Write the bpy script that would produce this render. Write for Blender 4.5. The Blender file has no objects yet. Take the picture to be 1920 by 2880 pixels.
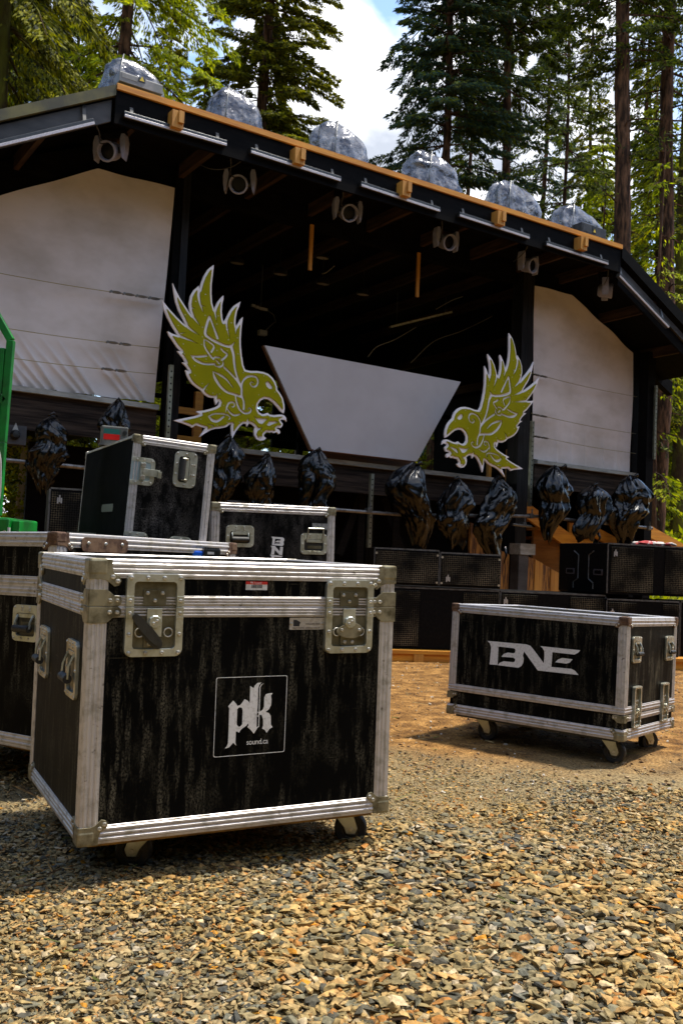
import bpy, bmesh, math, random
import numpy as np
from mathutils import Vector, Matrix, noise
from mathutils.geometry import tessellate_polygon
rad = math.radians
scene = bpy.context.scene
COL = scene.collection

# ------------------------------------------------------------------ camera
FPX, PITCH, ROLL, CAMH = 2620.0, 0.05217, 0.04504, 0.85      # focal length in photo pixels (1920 x 2880)
_F = Vector((0, math.cos(PITCH), math.sin(PITCH)))
_U0 = Vector((0, -math.sin(PITCH), math.cos(PITCH)))
_R0 = Vector((1, 0, 0))
_R = _R0 * math.cos(ROLL) + _U0 * math.sin(ROLL)
_U = -_R0 * math.sin(ROLL) + _U0 * math.cos(ROLL)
CAMP = Vector((0, 0, CAMH))
cd = bpy.data.cameras.new('camera'); cam = bpy.data.objects.new('camera', cd); COL.objects.link(cam)
m = Matrix.Identity(4)
for i in range(3):
    m[i][0] = _R[i]; m[i][1] = _U[i]; m[i][2] = -_F[i]; m[i][3] = CAMP[i]
cam.matrix_world = m
cd.sensor_fit = 'VERTICAL'; cd.sensor_height = 36.0; cd.lens = 36.0 * FPX / 2880.0
cd.clip_start = 0.05; cd.clip_end = 800
cd.dof.use_dof = True; cd.dof.focus_distance = 2.9; cd.dof.aperture_fstop = 12.0
scene.camera = cam

# ------------------------------------------------------------------ light
SUND = Vector((0.46, 0.14, 1.3)).normalized()
SUN_EL = math.asin(SUND.z); SUN_AZ = math.atan2(SUND.x, SUND.y)
w = bpy.data.worlds.new("World"); scene.world = w; w.use_nodes = True
nt = w.node_tree; nt.nodes.clear(); L = nt.links
N = nt.nodes.new
sky = N('ShaderNodeTexSky'); sky.sky_type = 'NISHITA'; sky.sun_disc = False
sky.sun_elevation = SUN_EL; sky.sun_rotation = SUN_AZ; sky.altitude = 300
sky.air_density = 1.1; sky.dust_density = 0.6; sky.ozone_density = 1.6
tc = N('ShaderNodeTexCoord'); nz = N('ShaderNodeTexNoise'); nz.inputs['Scale'].default_value = 2.3
nz.inputs['Detail'].default_value = 9; nz.inputs['Roughness'].default_value = 0.55
mp = N('ShaderNodeMapping'); mp.inputs['Location'].default_value = (1.35, 0.2, 0.45); mp.inputs['Scale'].default_value = (1, 1, 1.5)
L.new(tc.outputs['Generated'], mp.inputs['Vector']); L.new(mp.outputs[0], nz.inputs['Vector'])
cr = N('ShaderNodeValToRGB'); cr.color_ramp.elements[0].position = 0.49; cr.color_ramp.elements[1].position = 0.60
def lobe(u, v, deg, amp, src):
    d = (_R * ((u - 960) / FPX) + _U * ((1440 - v) / FPX) + _F).normalized()
    vn = N('ShaderNodeVectorMath'); vn.operation = 'NORMALIZE'; L.new(tc.outputs['Generated'], vn.inputs[0])
    dt = N('ShaderNodeVectorMath'); dt.operation = 'DOT_PRODUCT'; L.new(vn.outputs[0], dt.inputs[0]); dt.inputs[1].default_value = d
    mr = N('ShaderNodeMapRange'); mr.interpolation_type = 'SMOOTHSTEP'; mr.inputs['From Min'].default_value = math.cos(rad(deg)); mr.inputs['From Max'].default_value = math.cos(rad(deg * .3)); mr.inputs['To Max'].default_value = amp; L.new(dt.outputs['Value'], mr.inputs['Value'])
    ad = N('ShaderNodeMath'); ad.operation = 'ADD'; L.new(src, ad.inputs[0]); L.new(mr.outputs[0], ad.inputs[1]); return ad.outputs[0]
cf = lobe(870, 190, 5.0, .22, nz.outputs['Fac']); cf = lobe(1010, 30, 6.0, -.13, cf); cf = lobe(1060, 290, 5, .05, cf)
L.new(cf, cr.inputs['Fac'])
nz2 = N('ShaderNodeTexNoise'); nz2.inputs['Scale'].default_value = 5; nz2.inputs['Detail'].default_value = 6
L.new(mp.outputs[0], nz2.inputs['Vector'])
cr2 = N('ShaderNodeValToRGB'); cr2.color_ramp.elements[0].position = 0.38; cr2.color_ramp.elements[1].position = 0.56
cr2.color_ramp.elements[0].color = (2.3, 2.5, 2.9, 1); cr2.color_ramp.elements[1].color = (7.0, 7.0, 7.1, 1)
L.new(nz2.outputs['Fac'], cr2.inputs['Fac'])
mx = N('ShaderNodeMix'); mx.data_type = 'RGBA'
L.new(cr.outputs[0], mx.inputs[0]); L.new(sky.outputs[0], mx.inputs[6]); L.new(cr2.outputs[0], mx.inputs[7])
bg = N('ShaderNodeBackground'); bg.inputs['Strength'].default_value = 0.165
L.new(mx.outputs[2], bg.inputs['Color'])
wo = N('ShaderNodeOutputWorld'); L.new(bg.outputs[0], wo.inputs[0])
sd = bpy.data.lights.new('sun', 'SUN'); sd.energy = 3.8; sd.angle = rad(4); sd.color = (1.0, 0.94, 0.84)
so = bpy.data.objects.new('sun', sd); COL.objects.link(so)
so.rotation_euler = (-SUND).to_track_quat('-Z', 'Y').to_euler(); so.location = (6, 2, 12)
vs = scene.view_settings; vs.view_transform = 'Standard'; vs.look = 'None'; vs.gamma = 1; vs.exposure = 0.95
scene.render.film_transparent = False
scene.cycles.max_bounces = 6

# ------------------------------------------------------------------ pixel rays onto real planes
def ray(u, v):
    return (_R * ((u - 960) / FPX) + _U * ((1440 - v) / FPX) + _F)
def on_plane(u, v, P, Nn):
    d = ray(u, v); t = (Vector(P) - CAMP).dot(Nn) / d.dot(Nn); return CAMP + d * t
def on_depth(u, v, Y):
    d = ray(u, v); return CAMP + d * (Y / d.y)
def on_z(u, v, z):
    d = ray(u, v); return CAMP + d * ((z - CAMH) / d.z)
def D_(x, y): return (x * 1.2245, y * 1.2245)

# ------------------------------------------------------------------ materials
MATS = {}
def mat(name, col, rough=0.6, metal=0.0, col2=None, scale=8, stretch=(1, 1, 1), ramp=(0.4, 0.6), detail=6, bump=0.0, bscale=None,
        bdist=0.002, spec=0.5, col3=None, scale3=3, ramp3=(0.5, 0.6), rough2=None, bstretch=None, trans=0, trl=None, alpha=1):
    if name in MATS: return MATS[name]
    M = bpy.data.materials.new(name); M.use_nodes = True; MATS[name] = M
    t = M.node_tree; n = t.nodes; l = t.links; b = n['Principled BSDF']
    b.inputs['Base Color'].default_value = (*col, 1); b.inputs['Roughness'].default_value = rough
    b.inputs['Metallic'].default_value = metal; b.inputs['Specular IOR Level'].default_value = spec
    if trans: b.inputs['Transmission Weight'].default_value = trans
    if alpha < 1: b.inputs['Alpha'].default_value = alpha
    tcn = n.new('ShaderNodeTexCoord')
    def nn(sc, st, det=detail):
        mpn = n.new('ShaderNodeMapping'); mpn.inputs['Scale'].default_value = st
        l.new(tcn.outputs['Object'], mpn.inputs[0])
        x = n.new('ShaderNodeTexNoise'); x.inputs['Scale'].default_value = sc; x.inputs['Detail'].default_value = det
        x.inputs['Roughness'].default_value = 0.6
        l.new(mpn.outputs[0], x.inputs['Vector']); return x.outputs['Fac']
    def rmp(src, a, bb, c0, c1):
        r = n.new('ShaderNodeValToRGB'); r.color_ramp.elements[0].position = a; r.color_ramp.elements[1].position = bb
        r.color_ramp.elements[0].color = (*c0, 1); r.color_ramp.elements[1].color = (*c1, 1); l.new(src, r.inputs[0]); return r.outputs[0]
    if col2 is not None:
        f = nn(scale, stretch); c = rmp(f, ramp[0], ramp[1], col, col2)
        if col3 is not None:
            g = nn(scale3, (1, 1, 1)); gm = rmp(g, ramp3[0], ramp3[1], (0, 0, 0), (1, 1, 1))
            mxn = n.new('ShaderNodeMix'); mxn.data_type = 'RGBA'; l.new(gm, mxn.inputs[0]); l.new(c, mxn.inputs[6])
            mxn.inputs[7].default_value = (*col3, 1); c = mxn.outputs[2]
        l.new(c, b.inputs['Base Color'])
        if rough2 is not None:
            l.new(rmp(f, ramp[0], ramp[1], (rough,) * 3, (rough2,) * 3), b.inputs['Roughness'])
    if bump:
        bf = nn(bscale or scale, bstretch or stretch)
        bn = n.new('ShaderNodeBump'); bn.inputs['Strength'].default_value = bump; bn.inputs['Distance'].default_value = bdist
        l.new(bf, bn.inputs['Height']); l.new(bn.outputs[0], b.inputs['Normal'])
    if trl:
        tr = n.new('ShaderNodeBsdfTranslucent'); tr.inputs[0].default_value = (*trl[0], 1)
        ms = n.new('ShaderNodeMixShader'); ms.inputs[0].default_value = trl[1]
        l.new(b.outputs[0], ms.inputs[1]); l.new(tr.outputs[0], ms.inputs[2])
        l.new(ms.outputs[0], n['Material Output'].inputs[0])
    return M

def island_mat(name, cols, rough=0.85, bump=0.5, bscale=60, bdist=0.003, mottle=0.5, mscale=40, tint=False):
    """colour picked at random per loose piece of the mesh (stones, leaf clumps)"""
    M = bpy.data.materials.new(name); M.use_nodes = True; MATS[name] = M
    t = M.node_tree; n = t.nodes; l = t.links; b = n['Principled BSDF']
    b.inputs['Roughness'].default_value = rough; b.inputs['Specular IOR Level'].default_value = 0.25
    g = n.new('ShaderNodeNewGeometry'); r = n.new('ShaderNodeValToRGB'); r.color_ramp.interpolation = 'CONSTANT'
    e = r.color_ramp.elements
    while len(e) < len(cols): e.new(0.5)
    acc = 0; tot = sum(c[1] for c in cols)
    for i, (c, wt) in enumerate(cols):
        e[i].position = acc / tot; e[i].color = (*c, 1); acc += wt
    l.new(g.outputs['Random Per Island'], r.inputs[0])
    tcn = n.new('ShaderNodeTexCoord'); x = n.new('ShaderNodeTexNoise'); x.inputs['Scale'].default_value = mscale; x.inputs['Detail'].default_value = 5
    l.new(tcn.outputs['Object'], x.inputs['Vector'])
    r2 = n.new('ShaderNodeValToRGB'); r2.color_ramp.elements[0].position = 0.35; r2.color_ramp.elements[1].position = 0.65
    k = 1 - mottle; r2.color_ramp.elements[0].color = (k, k, k * .95, 1); r2.color_ramp.elements[1].color = (1.15, 1.13, 1.08, 1)
    l.new(x.outputs['Fac'], r2.inputs[0])
    mm = n.new('ShaderNodeMix'); mm.data_type = 'RGBA'; mm.blend_type = 'MULTIPLY'; mm.inputs[0].default_value = 1
    l.new(r.outputs[0], mm.inputs[6]); l.new(r2.outputs[0], mm.inputs[7]); l.new(mm.outputs[2], b.inputs['Base Color'])
    if tint:
        x3 = n.new('ShaderNodeTexNoise'); x3.inputs['Scale'].default_value = 1.7; x3.inputs['Detail'].default_value = 5; l.new(tcn.outputs['Object'], x3.inputs['Vector'])
        r3 = n.new('ShaderNodeValToRGB'); r3.color_ramp.elements[0].position = .40; r3.color_ramp.elements[1].position = .62; r3.color_ramp.elements[0].color = (.90, .88, .84, 1); r3.color_ramp.elements[1].color = (1.25, 1.02, .62, 1)
        l.new(x3.outputs['Fac'], r3.inputs[0]); m3 = n.new('ShaderNodeMix'); m3.data_type = 'RGBA'; m3.blend_type = 'MULTIPLY'; m3.inputs[0].default_value = 1
        l.new(mm.outputs[2], m3.inputs[6]); l.new(r3.outputs[0], m3.inputs[7]); l.new(m3.outputs[2], b.inputs['Base Color'])
    if bump:
        x2 = n.new('ShaderNodeTexNoise'); x2.inputs['Scale'].default_value = bscale; x2.inputs['Detail'].default_value = 4
        l.new(tcn.outputs['Object'], x2.inputs['Vector'])
        bn = n.new('ShaderNodeBump'); bn.inputs['Strength'].default_value = bump; bn.inputs['Distance'].default_value = bdist
        l.new(x2.outputs['Fac'], bn.inputs['Height']); l.new(bn.outputs[0], b.inputs['Normal'])
    return M

# ------------------------------------------------------------------ mesh collecting
class G:
    def __init__(s): s.v = []; s.f = []; s.m = []
    def add(s, vs, fs, mi=0, M=None):
        o = len(s.v)
        if M is not None: vs = [M @ Vector(p) for p in vs]
        s.v += [tuple(p) for p in vs]; s.f += [tuple(i + o for i in f) for f in fs]; s.m += [mi] * len(fs)
        return s
    def box(s, a, b, mi=0, M=None):
        x0, y0, z0 = a; x1, y1, z1 = b
        vs = [(x0, y0, z0), (x1, y0, z0), (x1, y1, z0), (x0, y1, z0), (x0, y0, z1), (x1, y0, z1), (x1, y1, z1), (x0, y1, z1)]
        return s.add(vs, [(0, 3, 2, 1), (4, 5, 6, 7), (0, 1, 5, 4), (1, 2, 6, 5), (2, 3, 7, 6), (3, 0, 4, 7)], mi, M)
    def bbox(s, a, b, r, mi=0, M=None):
        """box with chamfered edges"""
        bm = bmesh.new(); bmesh.ops.create_cube(bm, size=1)
        for v in bm.verts: v.co = Vector(((a[i] + b[i]) / 2 + v.co[i] * (b[i] - a[i]) for i in range(3)))
        bmesh.ops.bevel(bm, geom=bm.edges[:], offset=r, segments=2, affect='EDGES', profile=0.6)
        bm.verts.index_update(); vs = [v.co.copy() for v in bm.verts]; fs = [[v.index for v in f.verts] for f in bm.faces]; bm.free()
        return s.add(vs, fs, mi, M)
    def bar(s, p0, p1, wd, th, up=(0, 0, 1), mi=0):
        """rectangular bar from p0 to p1; wd across, th along 'up'"""
        p0 = Vector(p0); p1 = Vector(p1); d = (p1 - p0).normalized(); up = Vector(up)
        a = d.cross(up)
        if a.length < 1e-4: a = d.cross(Vector((1, 0, 0)))
        a.normalize(); b = a.cross(d).normalized()
        vs = []
        for p in (p0, p1):
            for i, j in ((-1, -1), (1, -1), (1, 1), (-1, 1)): vs.append(p + a * (i * wd / 2) + b * (j * th / 2))
        return s.add(vs, [(0, 1, 2, 3), (7, 6, 5, 4), (0, 4, 5, 1), (1, 5, 6, 2), (2, 6, 7, 3), (3, 7, 4, 0)], mi)
    def cyl(s, p0, p1, r0, r1=None, n=12, mi=0, caps=True, M=None):
        r1 = r0 if r1 is None else r1
        p0 = Vector(p0); p1 = Vector(p1); d = (p1 - p0).normalized(); a = d.orthogonal().normalized(); b = d.cross(a)
        vs = []
        for p, r in ((p0, r0), (p1, r1)):
            for i in range(n):
                t = 2 * math.pi * i / n; vs.append(p + a * (r * math.cos(t)) + b * (r * math.sin(t)))
        fs = [(i, (i + 1) % n, n + (i + 1) % n, n + i) for i in range(n)]
        if caps: fs += [tuple(range(n - 1, -1, -1)), tuple(range(n, 2 * n))]
        return s.add(vs, fs, mi, M)
    def tube(s, pts, r, n=8, mi=0, M=None, caps=True):
        pts = [Vector(p) for p in pts]; rs = r if isinstance(r, (list, tuple)) else [r] * len(pts)
        vs = []; prev = None
        for i, p in enumerate(pts):
            d = (pts[min(i + 1, len(pts) - 1)] - pts[max(i - 1, 0)]).normalized()
            if prev is None: a = d.orthogonal().normalized()
            else:
                a = prev - d * prev.dot(d); a = a.normalized() if a.length > 1e-6 else d.orthogonal().normalized()
            prev = a; b = d.cross(a)
            for k in range(n):
                t = 2 * math.pi * k / n; vs.append(p + a * (rs[i] * math.cos(t)) + b * (rs[i] * math.sin(t)))
        fs = []
        for i in range(len(pts) - 1):
            for k in range(n):
                fs.append((i * n + k, i * n + (k + 1) % n, (i + 1) * n + (k + 1) % n, (i + 1) * n + k))
        if caps: fs += [tuple(range(n - 1, -1, -1)), tuple((len(pts) - 1) * n + k for k in range(n))]
        return s.add(vs, fs, mi, M)
    def lathe(s, prof, n=20, mi=0, M=None):
        """prof: (r, z) pairs around local z"""
        vs = []; fs = []
        for r, z in prof:
            for k in range(n):
                t = 2 * math.pi * k / n; vs.append((r * math.cos(t), r * math.sin(t), z))
        for i in range(len(prof) - 1):
            for k in range(n): fs.append((i * n + k, i * n + (k + 1) % n, (i + 1) * n + (k + 1) % n, (i + 1) * n + k))
        return s.add(vs, fs, mi, M)
    def prism(s, loops, z0, z1, mi=0, M=None):
        """loops: outer [+ holes] of (x, y); extruded between z0 and z1"""
        flat = [p for lp in loops for p in lp]; n = len(flat)
        tris = tessellate_polygon([[Vector((p[0], p[1], 0)) for p in lp] for lp in loops])
        vs = [(p[0], p[1], z0) for p in flat] + [(p[0], p[1], z1) for p in flat]
        fs = []
        for t in tris:
            a, b, c = (flat[i] for i in t)
            ccw = (b[0] - a[0]) * (c[1] - a[1]) - (b[1] - a[1]) * (c[0] - a[0]) > 0
            t = t if ccw else t[::-1]
            fs.append(tuple(i + n for i in t)); fs.append(tuple(t[::-1]))
        o = 0
        for k, lp in enumerate(loops):
            ar = sum(lp[i][0] * lp[(i + 1) % len(lp)][1] - lp[(i + 1) % len(lp)][0] * lp[i][1] for i in range(len(lp)))
            for i in range(len(lp)):
                j = (i + 1) % len(lp)
                q = (o + i, o + j, n + o + j, n + o + i)
                if (ar > 0) != (k == 0): q = q[::-1]
                fs.append(q)
            o += len(lp)
        return s.add(vs, fs, mi, M)
    def build(s, name, mats, parent=None, smooth=False, world=False, bevel=0, label=None, angle=None):
        me = bpy.data.meshes.new(name); vs = s.v
        if world and parent is not None:
            inv = parent.matrix_world.inverted(); vs = [tuple(inv @ Vector(p)) for p in vs]
        me.from_pydata(vs, [], s.f)
        mats = mats if isinstance(mats, (list, tuple)) else [mats]
        for q in mats: me.materials.append(q)
        me.polygons.foreach_set('material_index', s.m)
        if smooth: me.polygons.foreach_set('use_smooth', [True] * len(s.f))
        me.update()
        if smooth and angle: me.set_sharp_from_angle(angle=rad(angle))
        o = bpy.data.objects.new(name, me); COL.objects.link(o)
        if parent is not None: o.parent = parent
        if bevel:
            b = o.modifiers.new('bevel', 'BEVEL'); b.width = bevel; b.segments = 2; b.limit_method = 'ANGLE'; b.angle_limit = rad(40)
        if label: o['label'] = label
        return o

def tag(o, label=None, cat=None, group=None, kind=None):
    if label: o['label'] = label
    if cat: o['category'] = cat
    if group: o['group'] = group
    if kind: o['kind'] = kind
    return o
def thing(name, M, label, cat, group=None):
    o = bpy.data.objects.new(name, None); COL.objects.link(o)
    if not isinstance(M, Matrix): M = Matrix.Translation(Vector(M))
    o.matrix_world = M; o.empty_display_size = 0.1
    return tag(o, label, cat, group)
KIDS = {}
def kids(o): return [c for c in bpy.data.objects if c.parent == o]
def dup(src, M, label=None):
    def cp(o, parent):
        c = o.copy(); COL.objects.link(c); c.parent = parent
        for ch in kids(o): cp(ch, c)
        return c
    c = cp(src, None); c.matrix_world = M
    if label: c['label'] = label
    return c
def numpy_mesh(name, V, F, mats, smooth=False, mi=None):
    """V (n,3); F (m,k) all faces with k corners"""
    me = bpy.data.meshes.new(name); k = F.shape[1]
    me.vertices.add(len(V)); me.vertices.foreach_set('co', V.astype(np.float32).ravel())
    me.loops.add(F.size); me.loops.foreach_set('vertex_index', F.astype(np.int32).ravel())
    me.polygons.add(len(F)); me.polygons.foreach_set('loop_start', np.arange(0, F.size, k, dtype=np.int32))
    me.polygons.foreach_set('loop_total', np.full(len(F), k, dtype=np.int32))
    for q in (mats if isinstance(mats, (list, tuple)) else [mats]): me.materials.append(q)
    if mi is not None: me.polygons.foreach_set('material_index', mi.astype(np.int32))
    me.polygons.foreach_set('use_smooth', np.full(len(F), smooth))
    me.update(calc_edges=True); me.validate()
    o = bpy.data.objects.new(name, me); COL.objects.link(o); return o
def Rz(a): return Matrix.Rotation(a, 4, 'Z')
def frame(o, x, y, z):
    M = Matrix.Identity(4)
    for i in range(3): M[i][0] = x[i]; M[i][1] = y[i]; M[i][2] = z[i]; M[i][3] = o[i]
    return M
def rrect(x0, y0, x1, y1, r, n=5):
    out = []
    for cx, cy, a0 in ((x1 - r, y1 - r, 0), (x0 + r, y1 - r, 90), (x0 + r, y0 + r, 180), (x1 - r, y0 + r, 270)):
        for i in range(n + 1):
            t = rad(a0 + 90 * i / n); out.append((cx + r * math.cos(t), cy + r * math.sin(t)))
    return out
def smoothpoly(pts, it=1):
    for _ in range(it):
        o = []
        for i in range(len(pts)):
            a = pts[i]; b = pts[(i + 1) % len(pts)]
            o.append((a[0] * .75 + b[0] * .25, a[1] * .75 + b[1] * .25)); o.append((a[0] * .25 + b[0] * .75, a[1] * .25 + b[1] * .75))
        pts = o
    return pts

# materials used throughout
def laminate(name, grime, st=0.12, sc=42, base=0.0010, lo=0.47, patch=(0.36, 0.62)):
    M = bpy.data.materials.new(name); M.use_nodes = True; MATS[name] = M; t = M.node_tree; n = t.nodes; l = t.links; b = n['Principled BSDF']
    b.inputs['Specular IOR Level'].default_value = 0.06; b.inputs['Roughness'].default_value = 0.55
    tcn = n.new('ShaderNodeTexCoord')
    def f(scale, stretch, a, c, det=6, off=0):
        mpn = n.new('ShaderNodeMapping'); mpn.inputs['Scale'].default_value = stretch; mpn.inputs['Location'].default_value = (off, off, off); l.new(tcn.outputs['Object'], mpn.inputs[0])
        x = n.new('ShaderNodeTexNoise'); x.inputs['Scale'].default_value = scale; x.inputs['Detail'].default_value = det; x.inputs['Roughness'].default_value = 0.65; l.new(mpn.outputs[0], x.inputs['Vector'])
        m_ = n.new('ShaderNodeMapRange'); m_.inputs['From Min'].default_value = a; m_.inputs['From Max'].default_value = c; l.new(x.outputs['Fac'], m_.inputs['Value']); return m_.outputs[0], x.outputs['Fac']
    def mul(a, c, op='MULTIPLY'):
        x = n.new('ShaderNodeMath'); x.operation = op; l.new(a, x.inputs[0]); l.new(c, x.inputs[1]); x.use_clamp = True; return x.outputs[0]
    st_, _ = f(sc, (1, 1, st), lo, 0.62); pt, _ = f(4.5, (1, 1, .6), *patch, off=3); sp, raw = f(240, (1, 1, .6), 0.40, 0.62, 3)
    haze, _ = f(14, (1, 1, .5), 0.50, 0.80, off=7); scr, _ = f(60, (.10, .10, 3.2), 0.70, 0.74, 2, off=11)
    a = mul(mul(st_, pt), sp); b2 = mul(haze, sp); k = n.new('ShaderNodeMath'); k.operation = 'MULTIPLY'; k.inputs[1].default_value = .45; l.new(b2, k.inputs[0])
    k2 = n.new('ShaderNodeMath'); k2.operation = 'MULTIPLY'; k2.inputs[1].default_value = .5; l.new(scr, k2.inputs[0])
    tot = mul(mul(a, k.outputs[0], 'ADD'), k2.outputs[0], 'ADD')
    mxn = n.new('ShaderNodeMix'); mxn.data_type = 'RGBA'; l.new(tot, mxn.inputs[0]); mxn.inputs[6].default_value = (base, base, base, 1); mxn.inputs[7].default_value = (*grime, 1); l.new(mxn.outputs[2], b.inputs['Base Color'])
    bn = n.new('ShaderNodeBump'); bn.inputs['Strength'].default_value = .35; bn.inputs['Distance'].default_value = .0008; l.new(raw, bn.inputs['Height']); l.new(bn.outputs[0], b.inputs['Normal']); return M
m_panel = laminate('black_laminate', (0.115, 0.10, 0.068), lo=0.50)
m_panel2 = laminate('grimy_laminate', (0.10, 0.088, 0.078), .45, 22, lo=0.42, patch=(.3, .55))
m_alu = mat('worn_aluminium', (0.53, 0.50, 0.49), 0.42, 0.55, (0.36, 0.33, 0.28), scale=26, stretch=(1, 1, 1), ramp=(0.48, 0.66), detail=9, bump=0.5, bscale=120, bdist=0.0007, rough2=0.6, col3=(0.13, 0.11, 0.085), scale3=55, ramp3=(0.63, 0.72))
m_steel = mat('tarnished_steel', (0.30, 0.27, 0.18), 0.42, 0.65, (0.10, 0.082, 0.04), scale=22, ramp=(0.42, 0.66), detail=8, bump=0.4, bscale=150, bdist=0.0006, rough2=0.6)
m_steel2 = mat('zinc_steel', (0.52, 0.53, 0.46), 0.35, 0.75, (0.30, 0.29, 0.20), scale=18, ramp=(0.45, 0.7), detail=7, bump=0.3, bscale=120, bdist=0.0005)
m_well = mat('tarnished_dish_well', (0.17, 0.155, 0.10), 0.45, 0.6, (0.07, 0.055, 0.022), scale=16, ramp=(0.38, 0.66), detail=8, bump=0.3, bscale=120, bdist=0.0005)  # tarnished steel, coloured darker to imitate the shade inside the dishes
m_rust = mat('rusty_steel', (0.20, 0.12, 0.07), 0.55, 0.5, (0.08, 0.04, 0.025), scale=30, ramp=(0.4, 0.6), bump=0.4, bscale=120)
m_rivet = mat('rivet_metal', (0.62, 0.60, 0.55), 0.3, 0.8, (0.42, 0.38, 0.3), scale=40)
m_blackp = mat('black_plastic', (0.008, 0.008, 0.008), 0.35, 0, (0.02, 0.02, 0.018), scale=30, bump=0.2, bscale=80)
m_rubber = mat('black_rubber', (0.012, 0.011, 0.010), 0.6, 0, (0.05, 0.04, 0.028), scale=25, ramp=(0.5, 0.75), bump=0.3, bscale=60)
m_vinyl = mat('white_vinyl', (0.62, 0.60, 0.58), 0.5, 0, (0.38, 0.36, 0.33), scale=120, ramp=(0.5, 0.75), detail=4)
m_ply = mat('plywood_edge', (0.34, 0.19, 0.04), 0.7, 0, (0.12, 0.06, 0.015), scale=20, stretch=(1, 1, 6), ramp=(0.4, 0.6))
m_dark = mat('black_stain_timber', (0.004, 0.0036, 0.0035), 0.7, 0, (0.012, 0.010, 0.008), scale=6, stretch=(0.6, 6, 9), ramp=(0.4, 0.7), bump=0.3, bscale=20, bstretch=(0.4, 5, 5), bdist=0.004, spec=0.1)
m_plank = mat('weathered_dark_plank', (0.008, 0.006, 0.005), 0.7, 0, (0.055, 0.040, 0.030), scale=5, stretch=(0.35, 3, 9), ramp=(0.38, 0.7), bump=0.5, bscale=12, bstretch=(0.3, 3, 10), bdist=0.006, spec=0.1)
m_ledge = mat('painted_ledge', (0.30, 0.31, 0.29), 0.6, 0, (0.16, 0.16, 0.14), scale=6, stretch=(1, 4, 4), ramp=(0.4, 0.7))
m_wood = mat('raw_yellow_timber', (0.60, 0.26, 0.018), 0.65, 0, (0.42, 0.15, 0.010), scale=5, stretch=(0.5, 3, 8), ramp=(0.35, 0.65), bump=0.3, bscale=14, bstretch=(0.5, 4, 8), bdist=0.003)
m_woodb = mat('barked_slab_timber', (0.42, 0.19, 0.035), 0.75, 0, (0.09, 0.035, 0.010), scale=5, stretch=(7, 3, 0.8), ramp=(0.42, 0.56), bump=0.5, bscale=9, bstretch=(7, 3, 0.6), bdist=0.006)
m_woodv = mat('raw_upright_timber', (0.52, 0.25, 0.035), 0.65, 0, (0.34, 0.14, 0.018), scale=5, stretch=(8, 3, 0.5), ramp=(0.35, 0.65), bump=0.3, bscale=14, bstretch=(8, 4, 0.5), bdist=0.003)
def rivet(g, M, x, y, z=0.0, r=0.0045, mi=1):
    T = M @ Matrix.Translation((x, y, z))
    g.lathe([(r * 1.15, 0), (r * 1.15, r * 0.25), (r * 0.9, r * 0.6), (r * 0.4, r * 0.75), (r * 0.3, r * 0.4), (0.0001, r * 0.4)], 8, mi, T)

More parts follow.
